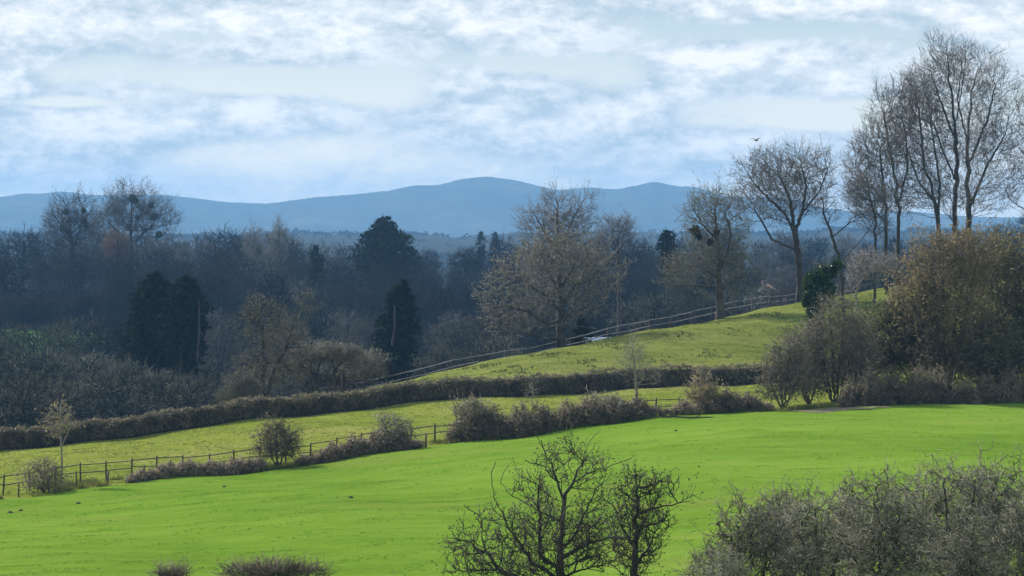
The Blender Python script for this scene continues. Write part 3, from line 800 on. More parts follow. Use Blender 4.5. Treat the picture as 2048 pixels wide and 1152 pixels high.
t = tree('bare_tree', 'lone bare tree with thick pale trunk standing right at the rail fence', 'tree', 352, 1440,
     [[(None,), (1439, 600), (1437, 560), (1438, 510), (1434, 460), (1430, 420)], [(1438, 560), (1420, 545), (1395, 530)], [(1438, 540), (1455, 505), (1462, 470), (1450, 420)], [(1438, 575), (1400, 572), (1370, 570), (1330, 572)], [(1437, 585), (1465, 560), (1490, 550)],
      [(1436, 480), (1405, 450), (1385, 415)], [(1438, 597), (1415, 594), (1395, 610)]],
     [(1410, 430, 52, 60), (1440, 415, 45, 50), (1470, 460, 34, 50), (1380, 540, 60, 45), (1470, 540, 55, 45), (1345, 560, 34, 24), (1430, 500, 60, 50)], 1000, M['bark_ash'], M['twig_olive'], .38, tip=.022, bf=.4, up=.7, tw=4, twL=.75, twR=.021, wig=.35, twup=.12, seed=51, cwig=.1)
clumps(t, 352, [(1390, 462, 10, 9), (1398, 474, 6, 6), (1433, 468, 6, 9), (1420, 484, 6, 7)], M['mistletoe'], .26, mr_, 'ivy_clump', .7)
tree('bare_tree', 'domed bare tree with forked dark trunk between the lone fence tree and the tall group', 'tree', 366, 1598,
     [[(None,), (1600, 560), (1594, 500), (1588, 455)], [(1590, 470), (1572, 430), (1545, 405), (1515, 375), (1490, 340)], [(1590, 462), (1606, 420), (1612, 370), (1600, 320)], [(1588, 455), (1580, 400), (1560, 350)], [(1592, 500), (1545, 480), (1510, 420)], [(1598, 510), (1640, 470), (1660, 430)], [(1606, 425), (1640, 380), (1655, 340)]],
     [(1525, 345, 62, 48), (1590, 330, 62, 42), (1635, 350, 45, 50), (1570, 390, 95, 60), (1500, 420, 35, 35)], 1200, M['bark_dark'], M['twig_ash'], .34, tip=.022, bf=.45, up=.9, tw=4, twL=.75, twR=.021, wig=.28, twup=.22, seed=52, cwig=.09, spread=.6)
# the tall group on the right
TG = 'tall bare trees grouped on the right skyline'
def tall(label, d, bpx, trunks, els, N, seed, R=.36, **k):
    kw = dict(sub=1, tip=.020, bf=.42, up=1.0, tw=4, twL=.9, twR=.019, wig=.22, twup=.34, spread=.55, cwig=.08); kw.update(k)
    return tree('tall_tree', label, 'tree', d, bpx, trunks, els, N, M['bark_dark'], M['twig_ash'], R * .78, seed=seed, group=TG, **kw)
tall('tallest bare tree of the right group, its straight double stem topping the whole picture', 384, 1938,
     [[(None,), (1938, 520), (1937, 440), (1934, 300), (1940, 210), (1955, 140)], [(1937, 330), (1975, 240), (1990, 170)], [(1937, 420), (1975, 330), (2010, 270)], [(1935, 290), (1915, 200), (1925, 120)]],
     [(1945, 150, 70, 62), (1985, 220, 65, 90), (1985, 320, 66, 75), (1950, 270, 60, 80), (1960, 390, 70, 46)], 1500, 60, R=.40)
tall('slender tree of the right group with curving stem, just left of the tallest', 378, 1911,
     [[(None,), (1911, 500), (1909, 400), (1914, 300), (1909, 240), (1900, 160), (1895, 110)], [(1914, 290), (1880, 200), (1860, 140)], [(1911, 360), (1885, 300), (1868, 250)], [(1912, 250), (1925, 170), (1932, 110)]],
     [(1895, 130, 58, 62), (1870, 200, 55, 75), (1895, 290, 50, 70), (1840, 190, 46, 66), (1890, 390, 56, 46)], 1200, 61, R=.33)
tall('bare tree of the right group leaning left, with several long rising limbs', 374, 1880,
     [[(None,), (1878, 500), (1876, 440), (1868, 390), (1848, 330), (1840, 250), (1830, 180)], [(1876, 430), (1880, 370), (1870, 300), (1860, 230)], [(1872, 410), (1835, 360), (1815, 300)]],
     [(1835, 215, 50, 70), (1860, 300, 45, 70), (1812, 290, 48, 64), (1840, 380, 60, 50)], 950, 62, R=.30)
tall('dark-stemmed bare tree of the right group, second from its left', 370, 1797,
     [[(None,), (1796, 500), (1797, 420), (1790, 350), (1775, 280), (1768, 230)], [(1797, 410), (1815, 340), (1812, 270)]],
     [(1780, 240, 52, 76), (1800, 320, 55, 70), (1805, 215, 42, 60), (1790, 400, 50, 40)], 800, 63, R=.24)
tall('pale-stemmed bare tree of the right group with arching side branches', 366, 1773,
     [[(None,), (1772, 480), (1772, 420), (1765, 360), (1760, 300)], [(1772, 410), (1735, 360), (1712, 330)], [(1770, 440), (1740, 420), (1722, 430)]],
     [(1755, 300, 52, 66), (1722, 330, 42, 48), (1745, 395, 56, 48)], 750, 64, R=.22)
tall('smallest bare tree at the left edge of the right group', 360, 1750,
     [[(None,), (1750, 500), (1751, 440), (1742, 400), (1735, 370)]], [(1735, 400, 42, 40), (1715, 370, 28, 34), (1755, 450, 30, 30)], 420, 65, R=.17)
tall('bare tree entering from the right edge of the picture with curling branches', 372, 2110,
     [[(None,), (2110, 480), (2105, 400), (2100, 300), (2100, 200)], [(2106, 420), (2050, 420), (2020, 400), (2005, 360)], [(2102, 350), (2060, 330), (2035, 290)], [(2100, 300), (2050, 240)]],
     [(2050, 330, 45, 70), (2100, 260, 90, 110), (2030, 390, 34, 34), (2150, 330, 70, 90)], 900, 66, R=.34)
# slim leaning tree, ivy stump, dead tangle
tree('leaning_tree', 'slim dark tree leaning left above the ivy-covered trunk', 'tree', 322, 1690,
     [[(None,), (1684, 560), (1677, 520), (1660, 460), (1646, 425), (1645, 375)], [(1664, 475), (1700, 445), (1735, 430)], [(1680, 530), (1700, 505), (1735, 465), (1745, 445)]], [(1655, 420, 30, 36), (1720, 440, 30, 22)], 90, M['bark_dark'], M['bark_ash'], .15, tip=.02, tw=3, twL=.5, twR=.014, seed=70)
t = tree('ivy_clad_tree', 'broken trunk thickly covered in glossy green ivy at the top of the field', 'tree', 300, 1642,
     [[(None,), (1640, 640), (1644, 560), (1660, 520)], [(1642, 600), (1625, 560), (1618, 540)]], [(1645, 545, 34, 26)], 60, M['bark_dark'], M['bark_ash'], .3, tip=.02, tw=3, twL=.5, seed=71)
clumps(t, 299, [(1622, 565, 16, 22), (1648, 550, 18, 20), (1674, 530, 13, 9), (1662, 545, 12, 12), (1640, 590, 24, 26), (1630, 625, 18, 26), (1655, 580, 18, 20), (1612, 600, 9, 14), (1626, 665, 14, 26)], M['ivy'], .22, rs(72), 'ivy_clump', 1.1)
tree('dead_tree', 'fallen grey dead branches tangled above the end of the hill field', 'fallen tree', 335, 1705,
     [[(None,), (1715, 570), (1740, 545), (1775, 520)], [(1705, 580), (1725, 560), (1790, 548)], [(1700, 585), (1705, 540), (1730, 510)], [(1720, 575), (1760, 560), (1800, 545)]],
     [(1745, 530, 48, 28), (1710, 560, 26, 30), (1780, 535, 30, 24)], 150, M['dead_wood'], M['dead_wood'], .11, tip=.03, bf=.3, up=0, tw=2, twL=.9, twR=.026, wig=.5, cwig=.22, seed=73, base=G(1705, 335))
# behind the left hedge
t = tree('mossy_tree', 'mossy two-stemmed tree with olive clumps behind the clipped hedge', 'tree', 300, 532,
     [[(None,), (526, 790), (526, 720), (525, 660), (518, 625), (535, 605)], [(532, 800), (545, 745), (570, 700), (592, 640), (590, 615), (610, 600)], [(527, 770), (508, 745), (495, 730)], [(526, 665), (505, 630), (495, 620)]],
     [(530, 615, 40, 26), (500, 640, 24, 40), (612, 610, 28, 24), (560, 680, 60, 60), (500, 730, 32, 30), (545, 745, 60, 30)], 650, M['bark_dark'], M['twig_olive'], .24, tip=.02, bf=.35, up=.2, tw=4, twL=.5, twR=.02, wig=.5, twup=0, seed=74, cwig=.16, spread=1.0, leaf=M['olive_bud'], leaf_n=500, leaf_s=.14)
for k, (px, d, tr, el, lab) in enumerate([
     (641, 302, [[(None,), (632, 755), (618, 740), (600, 728)], [(632, 755), (640, 725), (655, 705)], [(620, 742), (625, 715), (630, 700)]], [(615, 715, 38, 26), (655, 705, 34, 20), (600, 740, 26, 24)], 'low twisted pale-twigged tree leaning left, just right of the mossy tree'),
     (672, 303, [[(None,), (668, 745), (665, 715)], [(668, 745), (690, 715), (700, 700)]], [(670, 705, 34, 20), (700, 712, 34, 22)], 'low twisted pale-twigged tree with a straight dark stem, middle one behind the hedge'),
     (688, 306, [[(None,), (686, 740), (700, 725), (730, 715)], [(690, 735), (740, 725), (765, 720)]], [(735, 722, 44, 18), (720, 740, 50, 18)], 'low twisted pale-twigged tree spreading right, at the end of the rail fence')]):
    tree('thorn_tree', lab, 'tree', d, px, tr, el, 330, M['bark_dark'], M['twig_oak'], .14, tip=.02, bf=.35, up=.1, tw=4, twL=.5, twR=.022, wig=.55, twup=0, seed=75 + k, cwig=.16, spread=1.0)
tree('grey_bush', 'pale grey-green bush under the mossy tree behind the hedge', 'bush', 296, 478, [[(None,), (478, 790), (478, 770)]], [(480, 775, 34, 26), (455, 795, 22, 18), (500, 785, 26, 22)], 380, M['bark_ash'], M['willow'], .08, tip=.02, bf=.2, up=.3, tw=4, twL=.5, twR=.018, seed=79)
tree('grey_bush', 'low greyish bushes under the twisted pale-twigged trees', 'bush', 312, 690, [[(None,), (680, 775), (680, 760)]], [(640, 765, 40, 24), (700, 755, 50, 24), (760, 745, 40, 16)], 420, M['bark_ash'], M['wood_grey_shaded'], .08, tip=.02, bf=.2, up=.3, tw=4, twL=.5, twR=.018, seed=80)
print('trees done', TRI['n'])

# --- bushes and hedges along the near field
def bush(name, label, d, px, els, N, bark_m, twig_m, seed, R=.07, stems=4, leaf=None, leaf_n=0, leaf_s=.1, tw=1, twL=.55, twR=.024, wig=.45, sub=2, up=.2, cat='bush', tip=.014, dep=.9, cwig=.14, group=None, twup=.05):
    r = rs(seed + 500)
    gx = [(None,)]
    top = min(e[1] - e[3] for e in els)
    g = G(px, d); by = 455 - g.z / d * F
    trunks = [[(None,), (px + r.uniform(-4, 4), by - (by - top) * .25), (px + r.uniform(-8, 8), by - (by - top) * .55)]]
    for e in els:
        q = px + (e[0] - px) * .5
        trunks.append([(px + (e[0] - px) * .15, by - 2), (q, (by + e[1]) / 2), (e[0], e[1])])
    return tree(name, label, cat, d, px, trunks, els, N, bark_m, twig_m, R, tip=tip, bf=.22, up=up, tw=tw, twL=twL, twR=twR, wig=wig, seed=seed, leaf=leaf, leaf_n=leaf_n, leaf_s=leaf_s, sub=sub, dep=dep, cwig=cwig, spread=1.0, twup=twup, parts=('stems', 'twigs', 'leaves'), sides=5, group=group)
def mound(name, label, spans, dep, n, twig_m, leaf_m, leaf_n, seed, L=.6, rad=.028, cat='bramble', leaf_s=.11, core=False, dfun=dB, doff=.8, flat=False):
    """long low hedge or bramble: spans = (px, height in metres, half depth in metres) along a curve on the ground"""
    r = rs(seed); pxs = np.array([s[0] for s in spans], float); hs = np.array([s[1] for s in spans], float); ws = np.array([s[2] for s in spans], float)
    mid = (pxs[0] + pxs[-1]) / 2; g = G(mid, dfun(mid) + doff); root = empty(name, g, label, cat)
    def surf(n):
        px = r.uniform(pxs[0], pxs[-1], n); d = np.array([dfun(q) for q in px]) + doff
        h = np.interp(px, pxs, hs); w = np.interp(px, pxs, ws)
        return px, d, h, w
    px, d, h, w = surf(n)
    if flat:    # clipped box profile
        k = r.uniform(0, 1, n); side = k < .62
        yy = np.where(side, -w * (1 + .06 * r.randn(n)), r.uniform(-1, 1, n) * w); zz = np.where(side, h * r.uniform(.12, 1, n), h * (1 + .02 * r.randn(n)))
        yy += .12 * np.sin(px * .11) + .05 * r.randn(n); zz = zz * (1 + .05 * np.sin(px * .043) + .045 * np.sin(px * .17 + 1) + .03 * np.sin(px * .41)) * np.where(r.uniform(0, 1, n) < .02, r.uniform(1, 1.25, n), 1)
    else:
        a = r.uniform(0, math.pi, n); rad_ = r.uniform(.3, 1, n) ** .5 * (1 + .16 * r.randn(n)) * (1 + .20 * np.sin(px * .13 + seed) + .16 * np.sin(px * .31 + a * 2) + .10 * np.sin(px * .057 + seed * 2))
        yy = -np.cos(a) * w * rad_; zz = np.abs(np.sin(a)) ** .8 * h * rad_
    P = np.stack([colx(px, d), d + yy, 0 * d], 1); pz = H(px, d + yy) ; P[:, 2] = pz + np.maximum(zz, .05)
    P = P - np.array(g)
    D = np.stack([r.randn(n) * .5, yy / np.maximum(w, .2), .6 + 0 * yy], 1)
    pts, ra, de = twig_batch(r, P, norm(D), L, rad, 1, 2, .4, .1, .75)
    pts = pts - (pts[:, 1:2] - pts[:, 0:1]) * .8
    mb = MB(); spikes(mb, pts, ra)
    p3, r3, _ = twig_batch(r, pts[:, 1], de, L * .6, rad * .9, 2, 1, .4, .1, .9); spikes(mb, p3, r3)
    # upright stems inside
    m = n // 6; px2, d2, h2, w2 = surf(m); y2 = r.uniform(-.8, .8, m) * w2; B0 = np.stack([colx(px2, d2), d2 + y2, H(px2, d2 + y2) - .05], 1) - np.array(g)
    st, sr, _ = twig_batch(r, B0, np.tile([[0, 0, 1.]], (m, 1)), 1.0, rad * 1.5, 1, 3, .22, .2, .35)
    st = B0[:, None, :] + (st - B0[:, None, :]) * (h2 * (1.0 if flat else 1) * (r.uniform(.8, 1.03, m) if flat else r.uniform(.7, 1.45, m)))[:, None, None]; spikes(mb, st, sr)
    link_obj('twigs', mb.mesh('twigs'), twig_m, root)
    if leaf_n:
        lb = MB(); k = r.randint(0, n, leaf_n); leaves(lb, pts[k, r.randint(1, 3, leaf_n)] + r.randn(leaf_n, 3) * .06, np.full(leaf_n, leaf_s), r); link_obj('leaves', lb.mesh('leaves'), leaf_m, root)
    if core:
        c = np.arange(pxs[0], pxs[-1] + 1, 6.0); dd = np.array([dfun(q) for q in c]) + doff; h = np.interp(c, pxs, hs) * (1 + .04 * np.sin(c * .05)); w = np.interp(c, pxs, ws)
        prof = [(-.72, -.05), (-.76, .35), (-.78, .75), (-.62, .90), (0, .93), (.62, .90), (.78, .7), (.74, -.05)]
        V = []
        for (a, b) in prof:
            y = dd + a * w * (1 + .10 * r.randn(len(c))); V.append(np.stack([colx(c, dd), y, H(c, y) + b * h * (1 + .03 * r.randn(len(c)))], 1))
        V = np.array(V) - np.array(g); nn = len(c); a = (np.arange(len(prof) - 1)[:, None] * nn + np.arange(nn - 1)[None, :])
        q = np.stack([a, a + 1, a + 1 + nn, a + nn], -1).reshape(-1, 4)
        link_obj('woody_core', mesh_np('woody_core', V.reshape(-1, 3), [(4, q)]), M['bark_dark'], root)
    return root
mound('clipped_hedge', 'long clipped brown hedge crossing the picture behind the yellow-green strip', [(-420, 1.38, .75), (0, 1.34, .75), (640, 1.4, .75), (1000, 1.42, .8), (1280, 1.62, .8), (1500, 1.5, .8), (1640, 1.4, .8)],
      .75, 12500, M['hedge_twig'], M['hedge_leaf'], 9000, 90, L=.32, rad=.022, cat='hedge', core=True, dfun=dC, doff=.9, flat=True, leaf_s=.12)
mound('bramble', 'low bramble bank at the foot of the rail fence, left of the round bush', [(255, .25, .5), (290, .5, .7), (330, .65, .8), (420, .62, .8), (505, .65, .8), (530, .4, .6)], 1, 2300, M['bramble'], M['bramble_leaf'], 1200, 91)
mound('bramble', 'reddish bramble bank at the foot of the rail fence, right of the round bush', [(595, .4, .6), (640, .6, .9), (700, .95, 1.0), (760, 1.0, 1.0), (810, .8, .9), (845, .3, .6)], 1, 2200, M['bramble'], M['bramble_leaf'], 2200, 92)
mound('thorn_hedge', 'dense dark unclipped thorn hedge right of the open stretch of rail fence', [(895, .6, .8), (925, 1.8, 1.3), (990, 1.75, 1.4), (1080, 1.45, 1.4), (1160, 1.35, 1.4), (1230, 1.4, 1.3), (1290, .85, 1.0), (1320, .4, .6)], 1, 4000, M['bramble'], M['bramble_leaf'], 4200, 93, L=.7, rad=.028, cat='hedge', doff=1.2)
mound('bramble', 'low bramble in front of the right-hand bay of the rail fence', [(1325, .3, .4), (1360, .6, .7), (1400, .7, .7), (1440, .5, .5)], 1, 1000, M['bramble'], M['bramble_leaf'], 600, 94)
mound('bramble', 'dark bramble mound below the gap between the brown bush and the thorn bush', [(1425, .5, .5), (1455, 1.2, .9), (1490, 1.1, .9), (1520, .6, .6), (1545, .3, .4)], 1, 1700, M['bramble'], M['bark_dark'], 500, 95)
mound('bramble', 'long low bramble bank below the big brown thicket at the edge of the meadow', [(1680, .5, .5), (1700, 1.5, 1.1), (1750, 2.0, 1.3), (1830, 1.9, 1.3), (1890, 1.95, 1.3), (1920, 1.0, .8)], 1, 2700, M['bramble'], M['hedge_leaf'], 3000, 96, L=.6, doff=-.5)
mound('bramble', 'dark bramble bank at the foot of the thickets by the right edge of the meadow', [(1905, .6, .6), (1940, 1.5, 1.2), (2000, 1.9, 1.4), (2060, 1.8, 1.4), (2140, 2.1, 1.5), (2240, 1.2, 1.0)], 1, 2400, M['bramble'], M['ivy_dull'], 3000, 97, L=.7, rad=.028, doff=0)
b_ = dB
bush('thorn_bush', 'grey twiggy bush at the foot of the tan-leaved sapling', b_(85) + 1.2, 88, [(88, 950, 40, 34), (70, 965, 32, 22), (110, 968, 26, 18)], 260, M['haw_dark'], M['hedge_twig'], 100)
bush('thorn_bush', 'round single-stemmed bush breaking the line of the rail fence', b_(552) + 1.0, 555, [(552, 882, 44, 36), (535, 895, 30, 22), (578, 888, 26, 26), (552, 862, 26, 22), (552, 905, 36, 14)], 480, M['haw_dark'], M['hedge_twig'], 101, R=.10, leaf=M['olive_bud'], leaf_n=900, leaf_s=.09)
bush('thorn_bush', 'sparse upright shrub growing out of the reddish bramble bank', b_(790) + .8, 792, [(790, 870, 34, 30), (770, 850, 16, 20), (805, 858, 20, 22)], 240, M['haw_dark'], M['haw'], 102, up=.8)
bush('thorn_bush', 'greyish shrub standing up from the left end of the dark thorn hedge', b_(945) + 1.6, 940, [(940, 825, 32, 26), (960, 835, 36, 22)], 300, M['haw_dark'], M['haw'], 103, leaf=M['olive_bud'], leaf_n=700)
bush('thorn_bush', 'greyish shrub standing up from the right end of the dark thorn hedge', b_(1215) + 1.8, 1212, [(1205, 818, 44, 26), (1240, 828, 34, 20)], 360, M['haw_dark'], M['haw'], 104, leaf=M['olive_bud'], leaf_n=600)
bush('brown_bush', 'upright reddish-brown bush at the right end of the rail fence bay', b_(1408) + 1.6, 1408, [(1408, 785, 30, 38), (1395, 805, 24, 26), (1424, 800, 24, 26)], 380, M['haw_dark'], M['brown_twig'], 105, leaf=M['brown_bud'], leaf_n=700)
bush('thorn_bush', 'bare grey-brown thorn bush left of the dark-trunked grey tree', b_(1562) + 3, 1565, [(1560, 735, 46, 44), (1580, 700, 34, 34), (1540, 765, 34, 30), (1600, 750, 36, 40), (1565, 780, 50, 22)], 800, M['haw_dark'], M['haw_mid'], 106, R=.12, leaf=M['olive_bud'], leaf_n=600)
bush('thorn_tree', 'grey twiggy small tree with a dark trunk left of the big brown thicket', b_(1668) + 4, 1670, [(1665, 660, 60, 60), (1690, 630, 40, 40), (1640, 690, 40, 40), (1710, 690, 44, 50), (1660, 610, 26, 26), (1640, 745, 50, 40), (1700, 750, 40, 40)], 1100, M['haw_dark'], M['haw_mid'], 107, R=.17, cat='tree', twL=.6)
bush('ivy_thicket', 'dull green ivy-filled thicket between the grey tree and the big brown thicket', b_(1775) + 8, 1780, [(1770, 690, 70, 60), (1820, 680, 60, 60), (1735, 720, 44, 40), (1790, 630, 40, 40)], 1300, M['haw_dark'], M['hedge_twig'], 108, R=.15, cat='thicket', leaf=M['ivy_dull'], leaf_n=12000, leaf_s=.2)
bush('brown_thicket', 'huge orange-brown budding thicket on the right, left half', b_(1890) + 4, 1890, [(1885, 560, 80, 90), (1930, 520, 60, 66), (1850, 620, 60, 70), (1900, 660, 90, 90), (1930, 730, 80, 60), (1820, 580, 44, 50), (1860, 500, 50, 40), (1960, 500, 50, 44), (1870, 720, 70, 60)], 2300, M['haw_dark'], M['brown_twig'], 109, R=.2, cat='thicket', twL=.7, leaf=M['brown_bud'], leaf_n=13000, leaf_s=.17, twR=.028)
bush('brown_thicket', 'huge olive-brown budding thicket on the right, half cut by the picture edge', b_(2030) + 5, 2035, [(2030, 560, 80, 80), (2000, 640, 80, 90), (2060, 680, 90, 100), (1990, 730, 70, 60), (2100, 580, 80, 90), (1985, 520, 60, 50), (2040, 510, 60, 50), (1980, 560, 60, 60)], 2300, M['haw_dark'], M['twig_olive'], 110, R=.2, cat='thicket', twL=.7, leaf=M['olive_bud'], leaf_n=12000, leaf_s=.17, twR=.028)
IV = [o for o in sc.objects if o.name.startswith('ivy_thicket')][0]
for (px, off, rz, sx, sz, lab) in [(1985, 3.2, 4.1, 1.05, .85, 'dark thicket at the foot of the brown thicket near the right edge'), (2090, 6, 1.1, 1.2, 1.3, 'dull green thicket at the right edge behind the olive-brown thicket')]:
    copy_thing(IV, G(px, dB(px) + off), rz, (sx, sx, sz), lab, 'ivy-filled thickets')
TB = [o for o in sc.objects if o.get('label') == 'bare grey-brown thorn bush left of the dark-trunked grey tree'][0]
for (px, off, rz, k, lab) in [(1618, 6, 2.4, 1.1, 'bare thorn bush between the grey-brown thorn bush and the dark-trunked grey tree'), (1715, 5, 4.4, 1.15, 'bare thorn bush just right of the dark trunk of the grey tree')]:
    copy_thing(TB, G(px, dB(px) + off), rz, (k, k, k), lab, 'thorn bushes left of the thicket')
# saplings
tree('sapling', 'slender sapling with tan leaves at the left beside the rail fence', 'sapling', dB(122) + 2.2, 122, [[(None,), (124, 930), (122, 880), (120, 830), (122, 800)], [(123, 890), (138, 865), (142, 845)], [(121, 870), (102, 850), (98, 830)]], [(120, 840, 22, 40), (140, 850, 12, 20), (98, 835, 10, 22)], 60,
     M['pale_bark'], M['pale_bark'], .06, tip=.014, up=1, tw=2, twL=.35, twR=.01, seed=111, leaf=M['tan_leaf'], leaf_n=260, leaf_s=.15)
tree('sapling', 'small bare pale-trunked tree at the right end of the dark thorn hedge', 'sapling', dB(1273) + 1.5, 1273, [[(None,), (1273, 800), (1272, 760), (1268, 720), (1265, 690)], [(1273, 765), (1300, 755), (1320, 745)], [(1273, 770), (1298, 768), (1325, 762)]], [(1268, 720, 32, 40), (1300, 755, 26, 16)], 150,
     M['pale_bark'], M['haw'], .10, tip=.012, up=.8, tw=3, twL=.5, twR=.009, seed=112)
for k, (px, top, lab) in enumerate([(1064, 758, 'thin pale sapling standing above the middle of the dark thorn hedge'), (768, 815, 'thin bare sapling in the reddish bramble bank'), (1400, 730, 'thin bare sapling behind the reddish-brown bush')]):
    by = float(np.interp(px, [768, 1064, 1400], [898, 860, 832]))
    tree('sapling', lab, 'sapling', dB(px) + 2.0, px, [[(None,), (px, (top + by) / 2), (px + 2, top + 15)]], [(px + 2, top + 24, 14, 24)], 26, M['pale_bark'], M['haw'], .035, tip=.01, up=1, tw=2, twL=.4, twR=.008, seed=114 + k)
print('bushes done', TRI['n'])

# --- foreground trees, bases below the picture
FD = 116
t = tree('lichen_tree', 'dark knobbly foreground tree with a forked trunk at the bottom centre', 'tree', FD, 1120,
     [[(None,), (1118, 1150), (1124, 1060), (1129, 1005)], [(1129, 1007), (1112, 954), (1090, 905), (1082, 880)], [(1130, 1000), (1142, 970), (1166, 926), (1192, 885)], [(1120, 1100), (1145, 1080), (1180, 1000), (1200, 970)],
      [(1119, 1140), (1080, 1110), (1076, 1000), (1078, 950)], [(1118, 1160), (1060, 1120), (1020, 1060)], [(1110, 1040), (1060, 1010), (1015, 988), (1005, 950), (1018, 930)], [(1119, 1200), (1000, 1140), (968, 1100), (962, 1035), (928, 1010)], [(968, 1095), (930, 1080), (890, 1076)],
      [(1130, 1110), (1180, 1085), (1230, 1075)], [(1143, 968), (1190, 940), (1240, 925), (1264, 916)], [(1020, 1060), (985, 990), (982, 940), (992, 924)], [(1166, 926), (1180, 880), (1195, 866)], [(1090, 905), (1070, 868)], [(1112, 955), (1080, 930), (1050, 920)]],
     [(1130, 925, 66, 48), (1070, 980, 58, 50), (1190, 965, 48, 54), (1020, 1065, 72, 52), (945, 1085, 54, 42), (1120, 1080, 110, 80), (1200, 1090, 66, 60), (930, 1130, 50, 40), (1030, 1140, 100, 50)], 640,
     M['haw_dark'], M['haw_dark'], .20, tip=.017, bf=.3, up=.8, tw=2, twL=.36, twR=.012, wig=.3, twup=.4, seed=120, cwig=.10, sub=2, leaf=M['bud_dark'], leaf_n=2600, leaf_s=.07, spread=.9, split=.02, low=2.0)
t = tree('lichen_tree', 'smaller dark foreground tree with one long branch reaching right, beside the forked one', 'tree', FD - 3, 1270,
     [[(None,), (1268, 1150), (1272, 1060), (1277, 1010), (1272, 950)], [(1277, 1030), (1310, 1015), (1345, 1008), (1382, 1003)], [(1273, 1060), (1300, 1050), (1330, 1035)], [(1276, 1010), (1250, 985), (1235, 975)], [(1270, 1100), (1235, 1040)], [(1274, 985), (1310, 965), (1340, 962)], [(1269, 1130), (1300, 1090)]],
     [(1280, 970, 44, 26), (1320, 985, 40, 24), (1375, 995, 18, 14), (1250, 1020, 40, 50), (1310, 1040, 45, 30), (1270, 1100, 55, 60)], 250,
     M['haw_dark'], M['haw_dark'], .12, tip=.017, bf=.3, up=.8, tw=2, twL=.34, twR=.012, wig=.3, twup=.4, seed=121, cwig=.10, sub=2, leaf=M['bud_dark'], leaf_n=1200, leaf_s=.07, spread=.9, split=.02, low=2.0)
HG = [(1500, 108, [(1500, 1060, 76, 66), (1460, 1110, 60, 60), (1540, 1120, 70, 70), (1430, 1150, 60, 50)], 'tangled grey lichen-covered thorn bush in the foreground, next to the dark trees'),
      (1640, 112, [(1630, 1040, 66, 62), (1600, 1100, 66, 66), (1690, 1070, 60, 66), (1640, 1140, 90, 60)], 'tangled grey thorn bush in the foreground with a dark forked stem showing'),
      (1765, 107, [(1755, 1000, 46, 62), (1740, 1080, 70, 70), (1800, 1070, 70, 80), (1770, 1140, 90, 60)], 'tangled grey thorn bush in the foreground with a spiky upright tip'),
      (1900, 111, [(1890, 985, 70, 70), (1950, 1000, 50, 60), (1860, 1080, 80, 80), (1940, 1090, 80, 80), (1900, 1150, 100, 60)], 'tallest tangled thorn bush in the right foreground with dark arching branches'),
      (2050, 109, [(2040, 1060, 70, 70), (2010, 1120, 70, 60), (2090, 1080, 80, 80), (2060, 1160, 100, 60)], 'tangled thorn bush cut by the right edge of the foreground')]
for k, (px, d, els, lab) in enumerate(HG):
    g = G(px, d)
    tr = [[(None,), (px + 5, 1200), (px, 1120), (px + 4, 1060)]]
    for e in els: tr.append([(px, 1220), ((px + e[0]) / 2, (1200 + e[1]) / 2), (e[0], e[1] - e[3] * .4)])
    tree('hawthorn_bush', lab, 'bush', d, px, tr, els, 480, M['haw_dark'], M['haw'], .09, tip=.018, bf=.28, up=.1, tw=2, twL=.5, twR=.013, tw_seg=3, wig=.7, twup=.03, seed=130 + k, cwig=.26, sub=1, spread=1.0, split=.022, group='thorn bushes along the right foreground', low=1.5, leaf=M['olive_bud'], leaf_n=900, leaf_s=.06)
HB = [o for o in sc.objects if o.name.startswith('hawthorn_bush') and o.parent is None]
for (k, px, d, rz, s_, lab) in [(0, 1575, 118, 2.2, .98, 'tangled grey thorn bush behind the gap between the first and second foreground thorn bushes'), (2, 1700, 119, 1.4, .9, 'tangled grey thorn bush behind and left of the spiky-tipped one'),
        (1, 1840, 118, 2.8, 1.02, 'tangled grey thorn bush between the spiky-tipped and the tallest one'), (0, 1990, 119, 4.0, 1.1, 'tangled grey thorn bush behind and right of the tallest one'), (1, 1450, 104, 1.0, .72, 'low tangled thorn bush at the bottom edge, leftmost of the thorn bushes'), (2, 1940, 103, 3.3, .8, 'low tangled thorn bush at the bottom edge before the tallest one')]:
    copy_thing(HB[k], G(px, d), rz, (s_, s_, s_), lab, 'thorn bushes along the right foreground')
for k, (px, els, lab) in enumerate([(545, [(545, 1162, 66, 36), (500, 1180, 60, 34), (600, 1180, 60, 30)], 'top of a reddish twiggy bush at the bottom edge, left of centre'), (345, [(345, 1178, 34, 28)], 'few twig tips at the bottom edge, left of the reddish twiggy bush')]):
    tree('twiggy_bush', lab, 'bush', 113, px, [[(None,), (px, 1220), (px, 1180)]], els, 420 if k == 0 else 120, M['haw_dark'], M['hedge_twig'], .06, tip=.010, bf=.25, up=.5, tw=3, twL=.35, twR=.012, wig=.4, twup=.2, seed=140 + k, cwig=.15, sub=1, low=2.5)
print('foreground done', TRI['n'])

